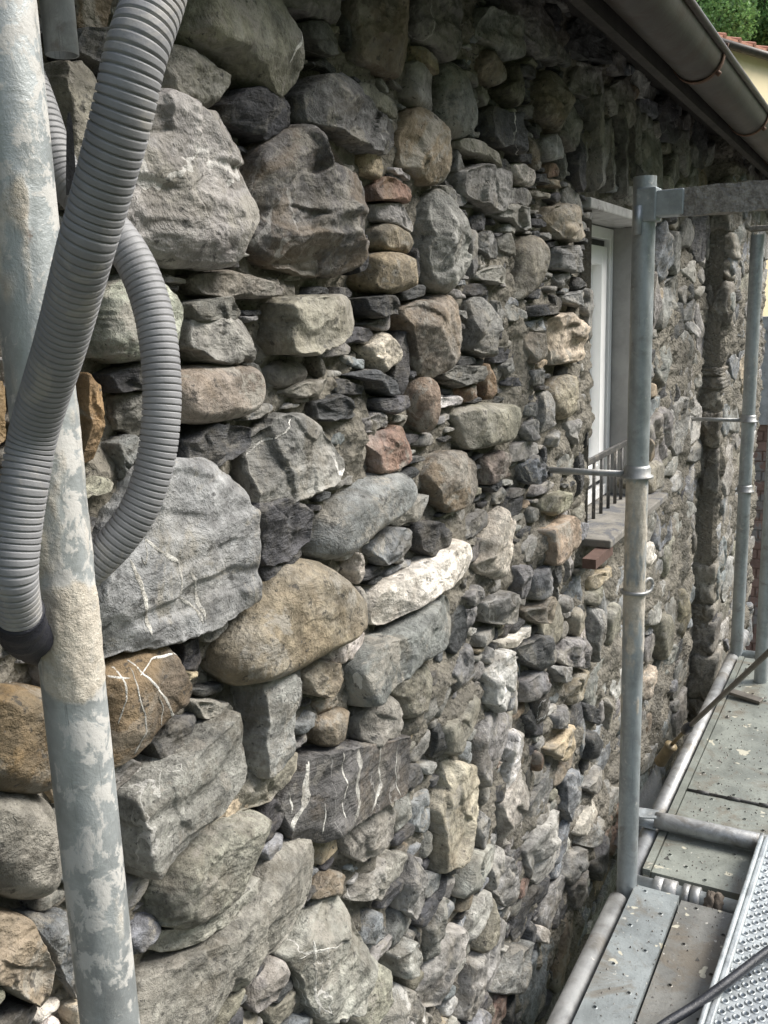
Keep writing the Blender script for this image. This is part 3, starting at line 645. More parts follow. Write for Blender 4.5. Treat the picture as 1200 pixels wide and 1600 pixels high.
    if l > .5:                                            # cleaved slate: ledges along the bedding
        zz = Z * 70 + 2.2 * fbm(X * 9, Z * 14, seed + 5, 3)
        led = vn(zz * .45, X * 5, seed + 6)
        h = h * (.80 + .32 * led)
    elif rnd < .4:                                        # bedded rock breaks in shallow steps
        led = vn(Z * 42 + 1.6 * fbm(X * 7, Z * 12, seed + 5, 3), X * 4, seed + 6)
        h = h * (.91 + .13 * np.clip((led - .3) * 3, 0, 1))
    h = np.maximum(h, -.006 + 0 * h)
    h[0] = np.minimum(h[0], p * .2)
    if small is False and nring > 14:                     # sideways chipping so silhouettes are not extruded
        X = X + .10 * amp * fbm(X * 30 * f * .3, h * 200, seed + 21, 3) * 3 * (t[:, None] > .3); Z = Z + .10 * amp * fbm(Z * 30 * f * .3, h * 200, seed + 22, 3) * 3 * (t[:, None] > .3)
    Yv = y0 - h
    back = np.stack([cen[0] + .90 * d[:, 0], np.full(nseg, y0 + depth), cen[1] + .90 * d[:, 1]], 1)
    V = np.concatenate([back, np.stack([X, Yv, Z], 2).reshape(-1, 3), [[cen[0], Yv[-1].mean(), cen[1]]]])
    n = nseg; i = np.arange(nring)[:, None] * n; kk = np.arange(n)[None, :]; k2 = (kk + 1) % n
    Q = np.stack(np.broadcast_arrays(i + kk, i + k2, i + n + k2, i + n + kk), 2).reshape(-1, 4)
    last = nring * n; T = np.stack([last + np.arange(n), last + (np.arange(n) + 1) % n, np.full(n, len(V) - 1)], 1)
    off = r.uniform(-20, 20, 3)
    n0 = G.n
    G.add(V, Q, T, col=c[None], par=np.array([[v, l, o, math.exp(r.uniform(-.45, .5))]]), off=off[None])
    return V, Q, T, off

# ---- veins as thin raised ribbons that belong to their stone's mesh
def add_veins(G, geo, polys):
    V, Q, T, off = geo
    bvh = BVHTree.FromPolygons([Vector(a) for a in V], [tuple(int(b) for b in a) for a in Q] + [tuple(int(b) for b in a) for a in T])
    for pts, wd in polys:
        W = []
        for p in pts.split():
            a, b = map(float, p.split(',')); o = at_y(a, b, -.025)
            W.append((o.x, o.z))
        W = np.array(W); dd = np.r_[0, np.cumsum(np.hypot(*np.diff(W, axis=0).T))]
        m = max(6, int(dd[-1] / .0035)); t = np.linspace(0, dd[-1], m)
        x = np.interp(t, dd, W[:, 0]); z = np.interp(t, dd, W[:, 1]); sd_ = int(abs(x[0]) * 1e4)
        x = x + .0035 * fbm(t * 40, t * 0, sd_, 3); z = z + .0035 * fbm(t * 40, t * 0 + 5, sd_, 3)
        dx, dz = np.gradient(x), np.gradient(z); ln = np.hypot(dx, dz) + 1e-9
        wv = wd * (.55 + 1.0 * vn(t * 90, t * 0, sd_ + 4)) * np.clip(np.minimum(np.arange(m), m - 1 - np.arange(m)) / 3 + .2, .2, 1)
        R = []
        for i in range(m):
            for sgn in (-1, 0, 1):
                qx, qz = x[i] - dz[i] / ln[i] * wv[i] * .5 * sgn, z[i] + dx[i] / ln[i] * wv[i] * .5 * sgn
                hit = bvh.ray_cast(Vector((qx, -.3, qz)), Vector((0, 1, 0)))
                yy = hit[0].y if hit[0] is not None else np.nan
                R.append((qx, yy - (.0009 if sgn == 0 else .0003), qz))
        R = np.array(R)
        QQ = [(i * 3 + j, i * 3 + j + 1, i * 3 + j + 4, i * 3 + j + 3) for i in range(m - 1) for j in range(2)
              if not np.isnan(R[[i * 3 + j, i * 3 + j + 1, i * 3 + j + 4, i * 3 + j + 3], 1]).any() and np.ptp(R[[i * 3 + j, i * 3 + j + 1, i * 3 + j + 4, i * 3 + j + 3], 1]) < .03]
        if not QQ: continue
        R = np.nan_to_num(R)
        G.add(R, QQ, col=np.array([[.60, .585, .54]]), par=np.array([[0, 0, .1, 1]]), off=off[None])

# ---- gather traced stones, biggest in the picture first
items = []
PSC = .72
for crop, kind, pts, opt in TR:
    P = poly_world(crop, pts, PSC * opt.get('p', KIND[kind][5]))
    ox, oy, s = CROPS[crop]
    pp = np.array([[float(b) for b in a.split(',')] for a in pts.split()]) * s + (ox, oy)
    items.append([abs(area_of(pp)), P, kind, opt, pp])
items.sort(key=lambda a: -a[0])
wall_root = thing('wall', None, None) if False else None

# ---- occupancy raster of the wall face
RES = .006
GX0, GZ0 = -.25, CAM.z - 2.75
NX, NZ = int((HX1 + .05 - GX0) / RES), int((WTOP - GZ0) / RES)
occ = np.zeros((NX, NZ), bool)
gx = GX0 + (np.arange(NX) + .5) * RES; gz = GZ0 + (np.arange(NZ) + .5) * RES
def inpoly(P, x, z):
    r = np.zeros(x.shape, bool)
    for (x1, z1), (x2, z2) in zip(P, np.roll(P, -1, 0)):
        if z1 == z2: continue
        c = ((z1 > z) != (z2 > z)) & (x < (x2 - x1) * (z - z1) / (z2 - z1) + x1); r ^= c
    return r
def mark(P, grow=.004):
    c = P.mean(0); d = P - c; P = c + d * (1 + grow / (np.hypot(d[:, 0], d[:, 1])[:, None] + 1e-6))
    i0, i1 = np.searchsorted(gx, [P[:, 0].min(), P[:, 0].max()]); j0, j1 = np.searchsorted(gz, [P[:, 1].min(), P[:, 1].max()])
    if i1 <= i0 or j1 <= j0: return
    xx, zz = np.meshgrid(gx[i0:i1], gz[j0:j1], indexing='ij'); occ[i0:i1, j0:j1] |= inpoly(P, xx, zz)
for it in items: mark(it[1])
def block(x0, x1, z0, z1):
    i0, i1 = np.searchsorted(gx, [x0, x1]); j0, j1 = np.searchsorted(gz, [z0, z1]); occ[i0:i1, j0:j1] = True
block(WX0 - .015, WX1 + .01, WZ0 - .06, WZ1 + .045)
block(PIL - .006, PIL + .02, -9, 9)
block(at_y(926, 872, -.07).x - .03, at_y(926, 872, -.07).x + .23, WZ0 - .075, WZ0)
occ[:, gz > CAM.z + .70] = True
taken = occ.copy()

# ---- seeds for the small stones: biggest first, then ever smaller chinking stones
seeds = []
for s, tries, xmin, asp in ((.105, 2600, .9, .66), (.085, 2600, 1.0, .62), (.06, 3500, 1.0, .6), (.042, 5000, .7, .55), (.030, 9000, -.2, .5), (.021, 14000, -.2, .45), (.014, 16000, -.2, .42)):
    xmax = HX1 if s > .035 else 3.2 if s > .025 else (2.4 if s > .018 else 2.0)
    for _ in range(tries):
        x, z = rng.uniform(xmin, xmax), rng.uniform(GZ0 + .05, CAM.z + .68)
        sx = s * rng.uniform(.8, 1.35); sz = s * asp * rng.uniform(.75, 1.35)
        if z > CAM.z - .45 and x < 2.4: sz *= .44; sx *= 1.35
        elif rng.rand() < .35: sz *= .5; sx *= 1.3
        if rng.rand() < .12: sx, sz = sz * 1.2, sx * .95
        an = rng.normal(0, .13); ca, sa = math.cos(an), math.sin(an)
        th = np.linspace(0, 2 * math.pi, 12, endpoint=False)
        ok = True
        for q in (1, .55):
            ex, ez = sx * q * np.cos(th), sz * q * np.sin(th)
            ii = ((x + ca * ex - sa * ez - GX0) / RES).astype(int); jj = ((z + sa * ex + ca * ez - GZ0) / RES).astype(int)
            if ii.min() < 0 or jj.min() < 0 or ii.max() >= NX or jj.max() >= NZ or taken[ii, jj].any(): ok = False; break
        if not ok: continue
        if s < .025 and rng.rand() < (.25 if z > CAM.z - .45 and x < 2.4 else .58 if x < 1.7 else .4): continue
        seeds.append((x, z, sx, sz, an))
        i0, i1 = max(0, int((x - sx - GX0) / RES)), min(NX, int((x + sx - GX0) / RES) + 2); j0, j1 = max(0, int((z - sx - GZ0) / RES)), min(NZ, int((z + sx - GZ0) / RES) + 2)
        xx, zz = np.meshgrid(gx[i0:i1] - x, gz[j0:j1] - z, indexing='ij')
        taken[i0:i1, j0:j1] |= ((ca * xx + sa * zz) / sx) ** 2 + ((-sa * xx + ca * zz) / sz) ** 2 < 1.1
# ---- let every seed grow until it meets its neighbours
own = np.full((NX, NZ), -1, np.int32); d1 = np.full((NX, NZ), 1e9); d2 = np.full((NX, NZ), 1e9)
for k, (x, z, sx, sz, an) in enumerate(seeds):
    R2 = max(sx, sz) * 2.0
    i0, i1 = max(0, int((x - R2 - GX0) / RES)), min(NX, int((x + R2 - GX0) / RES) + 2); j0, j1 = max(0, int((z - R2 - GZ0) / RES)), min(NZ, int((z + R2 - GZ0) / RES) + 2)
    xx, zz = np.meshgrid(gx[i0:i1] - x, gz[j0:j1] - z, indexing='ij'); ca, sa = math.cos(an), math.sin(an)
    u, w_ = np.abs((ca * xx + sa * zz) / sx), np.abs((-sa * xx + ca * zz) / sz)
    dd = (u ** 3 + w_ ** 3) ** (1 / 3.)
    a, b, o_ = d1[i0:i1, j0:j1], d2[i0:i1, j0:j1], own[i0:i1, j0:j1]
    nw = dd < a
    b[...] = np.where(nw, a, np.minimum(b, dd)); o_[nw] = k; a[...] = np.where(nw, dd, a)
own[occ | (d1 > 1.55) | (d2 - d1 < .06)] = -1
fill = []
th = np.linspace(0, 2 * math.pi, 28, endpoint=False)
for k, (x, z, sx, sz, an) in enumerate(seeds):
    rr = np.zeros(28); live = np.ones(28, bool); st = .004
    for m in range(1, 60):
        ii = np.clip(((x + np.cos(th) * m * st - GX0) / RES).astype(int), 0, NX - 1); jj = np.clip(((z + np.sin(th) * m * st - GZ0) / RES).astype(int), 0, NZ - 1)
        live &= own[ii, jj] == k
        if not live.any(): break
        rr[live] = m * st
    rr = np.maximum(rr, .004)
    rr = (np.roll(rr, 1) + 2 * rr + np.roll(rr, -1)) / 4
    kx = np.sort(rng.choice(28, rng.randint(6, 11), replace=False)) if rng.rand() < .8 else np.arange(28)
    P = np.stack([x + np.cos(th) * rr, z + np.sin(th) * rr], 1)[kx]
    if abs(area_of(P)) < .55 * abs(area_of(np.stack([x + np.cos(th) * rr, z + np.sin(th) * rr], 1))): P = np.stack([x + np.cos(th) * rr, z + np.sin(th) * rr], 1)[::3]
    if abs(area_of(P)) < 1.3e-4: continue
    fill.append((P, x, z))

# ---- the wall body: mortar face, cut out round the window
def mortar_face():
    G = Geo()
    xs = [HX0]
    while xs[-1] < HX1:
        x = xs[-1]; xs.append(x + (.0065 if .4 < x < 1.3 else .010 if x < 2.6 and x > .3 else .016))
    xs[-1] = HX1
    xs = np.array(xs); zs = np.arange(CAM.z - 3.41, WTOP + .02, .0095)
    X, Z = np.meshgrid(xs, zs, indexing='ij')
    y = .013 + .034 * fbm(X * 6, Z * 8, 3, 4) + .022 * fbm(X * 30, Z * 38, 5, 4, .72) + .008 * np.abs(fbm(X * 16, Z * 16, 8, 3))
    fullr = np.clip((X - .8) / 1.0, 0, 1) * np.clip((CAM.z + .15 - Z) / .5, 0, 1) + .45 * np.clip((X - 3.0) / .6, 0, 1)
    y = y - .011 * np.clip(fullr + .35 * fbm(X * 3, Z * 3, 77, 3), 0, 1.15)       # joints are better filled lower down and further along
    y = np.where(X > PIL, y + PIL_Y - .012, y)
    n = len(zs); idx = np.arange(len(xs) * n).reshape(len(xs), n)
    cxm = (xs[:-1] + xs[1:]) / 2; czm = (zs[:-1] + zs[1:]) / 2
    keep = ~((cxm[:, None] > WX0 - .004) & (cxm[:, None] < WX1 + .004) & (czm[None] > WZ0 - .02) & (czm[None] < WZ1 + .005))
    Q = np.stack([idx[:-1, :-1], idx[1:, :-1], idx[1:, 1:], idx[:-1, 1:]], 2)[keep]
    G.add(np.stack([X, y, Z], 2).reshape(-1, 3), Q)
    # back, ends and the sides of the opening
    zb, zt = zs[0], zs[-1]
    def quad(*p): G.add(p, [(0, 1, 2, 3)])
    quad((HX0, .55, zb), (HX0, .55, zt), (HX1, .55, zt), (HX1, .55, zb))
    for x in (HX0, HX1): quad((x, .02 + (PIL_Y if x > 1 else 0), zb), (x, .02 + (PIL_Y if x > 1 else 0), zt), (x, .55, zt), (x, .55, zb))
    quad((HX0, .02, zt), (HX1, .02, zt), (HX1, .55, zt), (HX0, .55, zt))
    quad((WX0, .0, WZ0 - .02), (WX0, .0, WZ1), (WX0, .30, WZ1), (WX0, .30, WZ0 - .02))
    return G.mesh('mortar')
wall = link('wall', mortar_face(), M['mortar'], house)

# ---- stones
NBIG = 99
vein_of = {}
for (cx_, cy_), pts, wd in VEINS:
    j = min(range(min(len(items), 140)), key=lambda i: (not inpoly(items[i][4], np.array([float(cx_)]), np.array([float(cy_)]))[0], np.hypot(*(items[i][4].mean(0) - (cx_, cy_)))))
    vein_of.setdefault(j, []).append((pts, wd))
rub = Geo()
for i, (A, P, kind, opt, pp) in enumerate(items):
    g = Geo() if i < NBIG else rub
    q = math.sqrt(A)
    nseg = int(np.clip(q * 1.3, 30, 190)); nring = int(np.clip(q * .36, 9, 56))
    if opt is not None and 'p' in opt: opt = dict(opt)
    geo = stone_geo(g, P, kind, 100 + i, nseg, nring, rng.uniform(-.006, .008), opt)
    if i in vein_of: add_veins(g, geo, vein_of[i])
    if i < NBIG:
        o = link('stone', g.mesh('stone'), M['stone'], wall)
        if 'label' in opt: o['label'] = opt['label']
FK = ['grey'] * 13 + ['light'] * 5 + ['blue'] * 8 + ['dark'] * 5 + ['slate'] * 5 + ['olive'] * 4 + ['cob'] * 2 + ['brown'] * 2 + ['tan', 'white', 'wgrey', 'wgrey', 'pink']
for k, (P, x, z) in enumerate(fill):
    if rng.rand() < .03: continue
    kind = FK[rng.randint(len(FK))]
    if z > CAM.z - .45 and x < 2.4 and rng.rand() < .65: kind = ('slate', 'dark', 'slate', 'grey')[rng.randint(4)]
    A = math.sqrt(abs(area_of(P)))
    if A > .07 and kind in ('slate', 'white'): kind = 'grey'
    c = P.mean(0); P = c + (P - c) * rng.uniform(1.04, 1.16)
    near = 1.4 / max(x, .6)
    nseg = int(np.clip(A * 520 * near, 14, 60)); nring = int(np.clip(A * 170 * near, 5, 18))
    p = rng.uniform(.25, .9) * min(.042, A * .55) + .009
    if x > PIL: p *= .5
    if x > 2.1: p *= .75
    p *= 1 - .35 * min(max((x - .8), 0), 1) * (z < CAM.z)
    if x < 1.3: p = min(p, .03)
    stone_geo(rub, P, kind, 3000 + k, nseg, nring, (PIL_Y - .012 if x > PIL else 0) + rng.uniform(.0, .012), dict(p=p, f=3), .07, True)
# quoins of the thicker part, their dark ends turned to the camera
z = CAM.z - 2.2
k = 0
while z < CAM.z + .62:
    hgt = rng.uniform(.04, .21)
    d = rng.uniform(-.03, .014)
    if rng.rand() < .16: z += hgt * .7; k += 1; continue
    th_ = np.linspace(0, 2 * math.pi, 40, endpoint=False)
    cz, cy, hz, hy = z + hgt / 2, PIL_Y / 2 + rng.uniform(-.012, .012), hgt / 2 - .003, rng.uniform(.042, .060)
    ny, nz = np.cos(th_), np.sin(th_)
    sq = 1 / np.maximum(np.abs(ny) ** 9 + np.abs(nz) ** 9, 1e-6) ** (1 / 9)
    rings = []
    for s_, xx in ((1.0, PIL + .16), (1.0, PIL - .004 - d), (.93, PIL - .016 - d), (.7, PIL - .022 - d), (.35, PIL - .026 - d), (.02, PIL - .026 - d)):
        jy = 1 + .22 * fbm(th_ * 2.5, th_ * 0 + k * 3.1, 50 + k, 3)
        rings.append(np.stack([xx + .022 * fbm(ny * 3 * s_ + k, nz * 2 * s_, 60 + k, 4), cy + hy * ny * sq * s_ * jy, cz + hz * nz * sq * s_ * jy], 1))
    V = np.concatenate(rings); n = 40
    Q = [(i * n + a, i * n + (a + 1) % n, (i + 1) * n + (a + 1) % n, (i + 1) * n + a) for i in range(5) for a in range(n)]
    cc = np.array([(.22, .20, .165), (.27, .255, .22), (.19, .18, .16)][k % 3])
    rub.add(V, Q, col=cc[None], par=np.array([[.1, .3, .3, 1]]), off=rng.uniform(-20, 20, (1, 3)))
    z += hgt; k += 1
link('rubble', rub.mesh('rubble'), M['stone'], wall, kind='stuff')
# mortar return of the thicker part
g = Geo(); g.add([(PIL - .002, .03, CAM.z - 3.41), (PIL - .002, PIL_Y + .01, CAM.z - 3.41), (PIL - .002, PIL_Y + .01, WTOP), (PIL - .002, .03, WTOP)], [(0, 1, 2, 3)])
link('wall_return', g.mesh('wall_return'), M['mortar'], house)

# ---- window, lintel, sill, guard rail
lin = Geo(); lin.box(WX0 - .055, WX1 + .05, -.014, .30, WZ1, WZ1 + .026)
bevel(link('lintel', lin.mesh('lintel', False), M['concrete'], house), .004)
sil = Geo(); sil.box(WX0 - .04, WX1 + .06, -.075, .16, WZ0 - .022, WZ0)
bevel(link('window_sill', sil.mesh('sill', False), M['sill'], house), .004)
rv = Geo(); rv.box(WX1, WX1 + .05, .006, .30, WZ0 - .02, WZ1 - .001)
link('window_reveal', rv.mesh('reveal', False), M['render'], house)
br = Geo(); b0 = at_y(926, 872, -.07); br.box(b0.x + .03, b0.x + .19, -.070, -.035, WZ0 - .048, WZ0 - .0225)
link('brick', br.mesh('brick', False), M['brick'], house, label='reddish brown brick end under the window sill')
g = Geo(); FY = .105
def frame_box(x0, x1, z0, z1, t, y0, y1, G=None):
    G = G or Geo()
    G.box(x0, x0 + t, y0, y1, z0, z1); G.box(x1 - t, x1, y0, y1, z0, z1); G.box(x0 + t, x1 - t, y0, y1, z0, z0 + t); G.box(x0 + t, x1 - t, y0, y1, z1 - t, z1)
    return G
win = link('window', frame_box(WX0 + .003, WX1 - .003, WZ0 + .003, WZ1 - .003, .035, FY, FY + .07).mesh('window', False), M['white'], house)
bevel(win, .003)
gs = Geo(); frame_box(WX0 + .0385, WX1 - .0385, WZ0 + .0385, WZ1 - .0385, .019, FY + .02, FY + .06, gs)
link('seal', gs.mesh('seal', False), M['rubber'], win)
gp = frame_box(WX0 + .058, WX1 - .058, WZ0 + .058, WZ1 - .058, .055, FY + .004, FY + .065)
bevel(link('sash', gp.mesh('sash', False), M['white'], win), .004)
n = NT('window_glass'); n.done((.86, .87, .88), .06, 0, None, .6)
gg = Geo(); gg.box(WX0 + .113, WX1 - .113, FY + .035, FY + .045, WZ0 + .113, WZ1 - .113)
link('pane', gg.mesh('pane', False), M['white'], win)
rail = Geo(); zr = CAM.z - .425
rail.box(WX0 + .004, WX1 - .004, .036, .046, zr - .009, zr + .009)
rail_o = bevel(link('window_guard', rail.mesh('guard', False), M['iron'], house), .002)
for px in (916, 928, 939.5, 950.5, 961, 970):
    x = at_y(px, 790, .04).x
    b = Geo(); b.tube([(x, .041, WZ0 - .005), (x, .041, zr - .008)], .0055, 10)
    link('baluster', b.mesh('baluster'), M['iron'], rail_o)

# ---- roof edge and gutter
GY, GZ, GR = -.238, CAM.z + .57, .056
rf = Geo()
s20 = math.tan(math.radians(17))
def roofz(y): return GZ + .012 + (y - (GY + .03)) * s20
V = []
for y, dz in ((GY + .03, 0), (1.8, 0), (1.8, .12), (GY + .03, .06)):
    for x in (HX0 - .1, HX1 + .12): V.append((x, y, roofz(y) + dz))
rf.add(V, [(0, 1, 3, 2), (2, 3, 5, 4), (4, 5, 7, 6), (6, 7, 1, 0), (0, 2, 4, 6), (1, 7, 5, 3)])
roof = link('roof', rf.mesh('roof', False), M['board'], house)
tl = Geo(); x = HX0 - .1
while x < HX1 + .1:                                     # slate eave tiles, one course showing over the gutter
    wd = rng.uniform(.2, .34)
    y0 = GY + .01 + rng.uniform(-.012, .012); a, b_ = roofz(y0) + .066, roofz(.6) + .066
    tl.add([(x, y0, a), (x + wd - .006, y0, a), (x + wd - .006, .6, b_), (x, .6, b_), (x, y0, a + .014), (x + wd - .006, y0, a + .014), (x + wd - .006, .6, b_ + .014), (x, .6, b_ + .014)],
           [(0, 3, 2, 1), (4, 5, 6, 7), (0, 1, 5, 4), (1, 2, 6, 5), (2, 3, 7, 6), (3, 0, 4, 7)])
    x += wd
link('roof_tiles', tl.mesh('roof_tiles', False), M['concrete'], roof)
gt = Geo(); sect = []
for r in (GR, GR - .0025):
    row = [(GY + r * math.cos(a), GZ + r * math.sin(a)) for a in np.linspace(math.pi, 2 * math.pi, 26)]
    sect.append(row)
loop = sect[0] + sect[1][::-1]
gxs = np.linspace(HX0 - .1, HX1 + .1, 60); m = len(loop)
V = [(x, y, z - (x - HX0) * .0) for x in gxs for y, z in loop]
Q = [(i * m + k, i * m + (k + 1) % m, (i + 1) * m + (k + 1) % m, (i + 1) * m + k) for i in range(len(gxs) - 1) for k in range(m)]
gt.add(V, Q)
gt.tube([(HX0 - .1, GY - GR - .003, GZ + .004), (HX1 + .1, GY - GR - .003, GZ + .004)], .0085, 14)
gut = link('gutter', gt.mesh('gutter'), M['gutter'], house)
x1 = at_z(1060, 120, GZ - .04).x
for k in range(-3, 4):
    x = 2.42 + k * .83
    g = Geo(); pts = [(x, GY + (GR + .002) * math.cos(a), GZ + (GR + .002) * math.sin(a)) for a in np.linspace(math.pi, 2 * math.pi, 24)]
    V = [];
    for p in pts:
        for dx in (-.011, .011):
            for rr in (0, .0025):
                f = (GR + .002 + rr) / (GR + .002); V.append((x + dx, GY + (p[1] - GY) * f, GZ + (p[2] - GZ) * f))
    Q = []
    for i in range(23):
        a, b_ = i * 4, i * 4 + 4
        Q += [(a, a + 2, b_ + 2, b_), (a + 1, b_ + 1, b_ + 3, a + 3), (a, b_, b_ + 1, a + 1), (a + 2, a + 3, b_ + 3, b_ + 2)]
    g.add(V, Q)
    g.tube([(x, GY - GR - .004, GZ), (x, GY - GR - .010, GZ + .016), (x, GY - GR + .006, GZ + .018)], .0035, 8)
    g.tube([(x, GY - GR * .8, GZ - GR * .75), (x, GY - GR * .8 - .006, GZ - GR * .75 - .006)], .006, 8)
    link('gutter_bracket', g.mesh('bracket'), M['strap'], gut)
sf = Geo(); sf.box(HX0 - .08, HX1 + .1, GY + GR + .004, GY + GR + .026, GZ - .05, GZ + .03)
link('fascia', sf.mesh('fascia', False), M['board'], roof)

# ================================================================ SCAFFOLD
PX = (.476, 2.06, 3.64)
def post_mesh(base, top, r, bands, seed, n=72, dz=.004, disp=.0011):
    base, top = Vector(base), Vector(top)
    zs = np.arange(base.z, top.z, dz); th = np.linspace(0, 2 * math.pi, n, endpoint=False)
    Z, T = np.meshgrid(zs, th, indexing='ij')
    xs = base.x + (Z - base.z) / (top.z - base.z) * (top.x - base.x); ys = base.y + (Z - base.z) / (top.z - base.z) * (top.y - base.y)
    u = np.abs(T / math.pi - 1) * 2.2
    m = np.zeros_like(Z)
    nz = fbm(u * 1.7 + 3, Z * 16, seed, 5, .6)
    for z0, z1, a0, a1, s in bands:                      # dried mortar between two heights
        soft = .03
        k = np.clip((Z - z0) / soft + .5, 0, 1) * np.clip((z1 - Z) / soft + .5, 0, 1)
        da = (T - a0) % (2 * math.pi); sp = (a1 - a0)
        ka = np.clip(da / .35, 0, 1) * np.clip((sp - da) / .35, 0, 1)
        m = np.maximum(m, k * ka * s)
    mm = np.clip(m + .55 * nz * (m > .02), 0, 1) * (m > .02)
    hh = np.clip((mm - .3) * 4, 0, 1)
    R = r + hh * (disp + disp * 1.3 * fbm(u * 8, Z * 90, seed + 5, 4, .65)) 
    V = np.stack([xs + R * np.cos(T), ys + R * np.sin(T), Z], 2).reshape(-1, 3)
    i = np.arange(len(zs) - 1)[:, None] * n; k = np.arange(n)[None]
    Q = np.stack(np.broadcast_arrays(i + k, i + (k + 1) % n, i + n + (k + 1) % n, i + n + k), 2).reshape(-1, 4)
    G = Geo(); a = mm.reshape(-1, 1)
    G.add(V, Q, mort=np.concatenate([a, a, a], 1))
    # rolled open end
    ri = r - .004; e = Vector((xs[-1, 0], ys[-1, 0], zs[-1]))
    V2 = [(e.x + q * math.cos(t), e.y + q * math.sin(t), e.z - dzz) for q, dzz in ((r, 0), (ri, 0), (ri, .12)) for t in th]
    Q2 = [(j * n + k_, j * n + (k_ + 1) % n, (j + 1) * n + (k_ + 1) % n, (j + 1) * n + k_) for j in range(2) for k_ in range(n)]
    G.add(V2, Q2, mort=np.array([[0, 0, 0]]))
    return G
# near pole, plumb within a few millimetres
c0 = at_d(100, 933, .705); POLE = Vector((c0.x, c0.y))
def zline(py): return at_y(108, py, c0.y).z
ang_c = math.atan2(CAM.y - c0.y, CAM.x - c0.x)          # the side turned to the lens
pole_bands = [(zline(1075), zline(905), ang_c - 1.25, ang_c + 1.55, 1.0), (zline(900), zline(610), ang_c - 1.9, ang_c + 1.9, .38), (zline(640), zline(300), ang_c - 1.2, ang_c + .4, .30),
              (zline(140), zline(-60), ang_c - 2.4, ang_c - .3, .85), (zline(330), zline(120), ang_c - 2.0, ang_c - .6, .5), (zline(1640), zline(1420), ang_c + .3, ang_c + 1.2, .22)]
p0 = at_d(170, 1600, 1443 * .048 / 86.); p1 = at_d(35, 0, 1443 * .048 / 103.)
ax = Vector((c0.x, c0.y, 0))
GRP = 'galvanised scaffold standards along the wall'
def extend(a, b, z): return a + (b - a) * ((z - a.z) / (b.z - a.z))
A0, A1 = at_d(171, 1600, .81), at_d(34, 0, .672)
pole_top = (c0.x - .0, c0.y, CAM.z + .5)
g = post_mesh((c0.x + .0, c0.y, .02), (c0.x, c0.y, CAM.z + .48), .024, pole_bands, 11)
near_pole = thing('scaffold_post', 'nearest grey scaffold post, thickly spattered with cream mortar, in front of the corrugated hoses', 'scaffold post', (c0.x, c0.y, 0), GRP)
link('tube', g.mesh('tube'), M['pole'], near_pole)
def baseplate(parent, x, y):
    b = Geo(); b.box(x - .07, x + .07, y - .07, y + .07, .004, .012); b.tube([(x, y, .01), (x, y, .2)], .0285, 20)
    link('base_plate', b.mesh('base', False), M['galv'], parent)
baseplate(near_pole, c0.x, c0.y)

PY = -.21
m_top = at_y(1008, 272, PY)
MX = m_top.x
zt = m_top.z
def zz(py, x=MX): return at_y(995, py, PY).z
ac = math.atan2(CAM.y - PY, CAM.x - MX)
bands = [(zz(1010), zz(750), ac - 2.6, ac + 2.6, .62), (zz(480), zz(380), ac - 1.5, ac + .5, .25), (zz(1100), zz(1010), ac - 2, ac + 1, .36)]
g = post_mesh((MX, PY, .02), (MX, PY, zt), .024, bands, 23, 56, .006, .0009)
post = thing('scaffold_post', 'scaffold post in front of the white window, carrying the mortar-crusted top beam', 'scaffold post', (MX, PY, 0), GRP)
link('tube', g.mesh('tube'), M['post'], post)
baseplate(post, MX, PY)
def collar(parent, x, y, z, flange=.035, loop=False):
    c = Geo(); c.tube([(x, y, z - .004), (x, y, z - .002), (x, y, z + .002), (x, y, z + .005), (x, y, z + .02), (x, y, z + .026)], [.025, flange, flange, .029, .029, .0255], 28)
    if loop: c.torus((x + .01, y - .02, z + .022), (1, .3, 0), .02, .004, 20, 8)
    link('collar', c.mesh('collar'), M['dusty'], parent)
zc = zz(745)
collar(post, MX, PY, zc)
def tie(parent, x, y, z, y1):
    t = Geo(); t.tube([(x, y + .02, z), (x, y1, z)], .0075, 14)
    link('wall_tie', t.mesh('tie'), M['dusty'], parent)
tie(post, MX, PY, zc + .004, .04)
zr2 = zz(920)
c = Geo(); c.torus((MX, PY, zr2), (.06, .02, 1), .0285, .0045, 36, 10); c.torus((MX + .012, PY - .028, zr2 + .014), (.5, 1, 0), .016, .004, 20, 8)
link('wire_ring', c.mesh('ring'), M['dusty'], post)
c = Geo(); zp = at_y(1002, 345, PY).z
c.tube([(MX - .028, PY + .006, zp - .028), (MX - .028, PY + .006, zp + .03)], .008, 14)
link('locking_peg', c.mesh('peg'), M['galv'], post)
# far posts
f_top = at_y(1184, 362, PY)
FX = f_top.x
acf = math.atan2(CAM.y - PY, CAM.x - FX)
g = post_mesh((FX, PY, .02), (FX, PY, f_top.z), .024, [(zz(700) + 0, f_top.z - .2, acf - 2, acf + 2, .2)], 31, 40, .012, .0008)
far = thing('scaffold_post', 'distant scaffold post near the wall end with a thin tie rod to the stones', 'scaffold post', (FX, PY, 0), GRP)
link('tube', g.mesh('tube'), M['post'], far); baseplate(far, FX, PY)
zf = at_y(1172, 656, PY).z; collar(far, FX, PY, zf); tie(far, FX, PY, zf + .004, .04); collar(far, FX, PY, at_y(1168, 762, PY).z)
c = Geo(); c.box(FX - .03, FX + .03, PY - .16, PY + .03, f_top.z + .002, f_top.z + .02)
bevel(link('head_plate', c.mesh('head', False), M['beam'], far), .004)
s2 = at_d(1192, 1000, 3.45)
g = post_mesh((s2.x, s2.y, .02), (s2.x, s2.y, CAM.z + .02), .024, [], 37, 40, .02)
far2 = thing('scaffold_post', 'second distant scaffold post at the right edge, just outside the tie rod post', 'scaffold post', (s2.x, s2.y, 0), GRP)
link('tube', g.mesh('tube'), M['post'], far2); baseplate(far2, s2.x, s2.y)

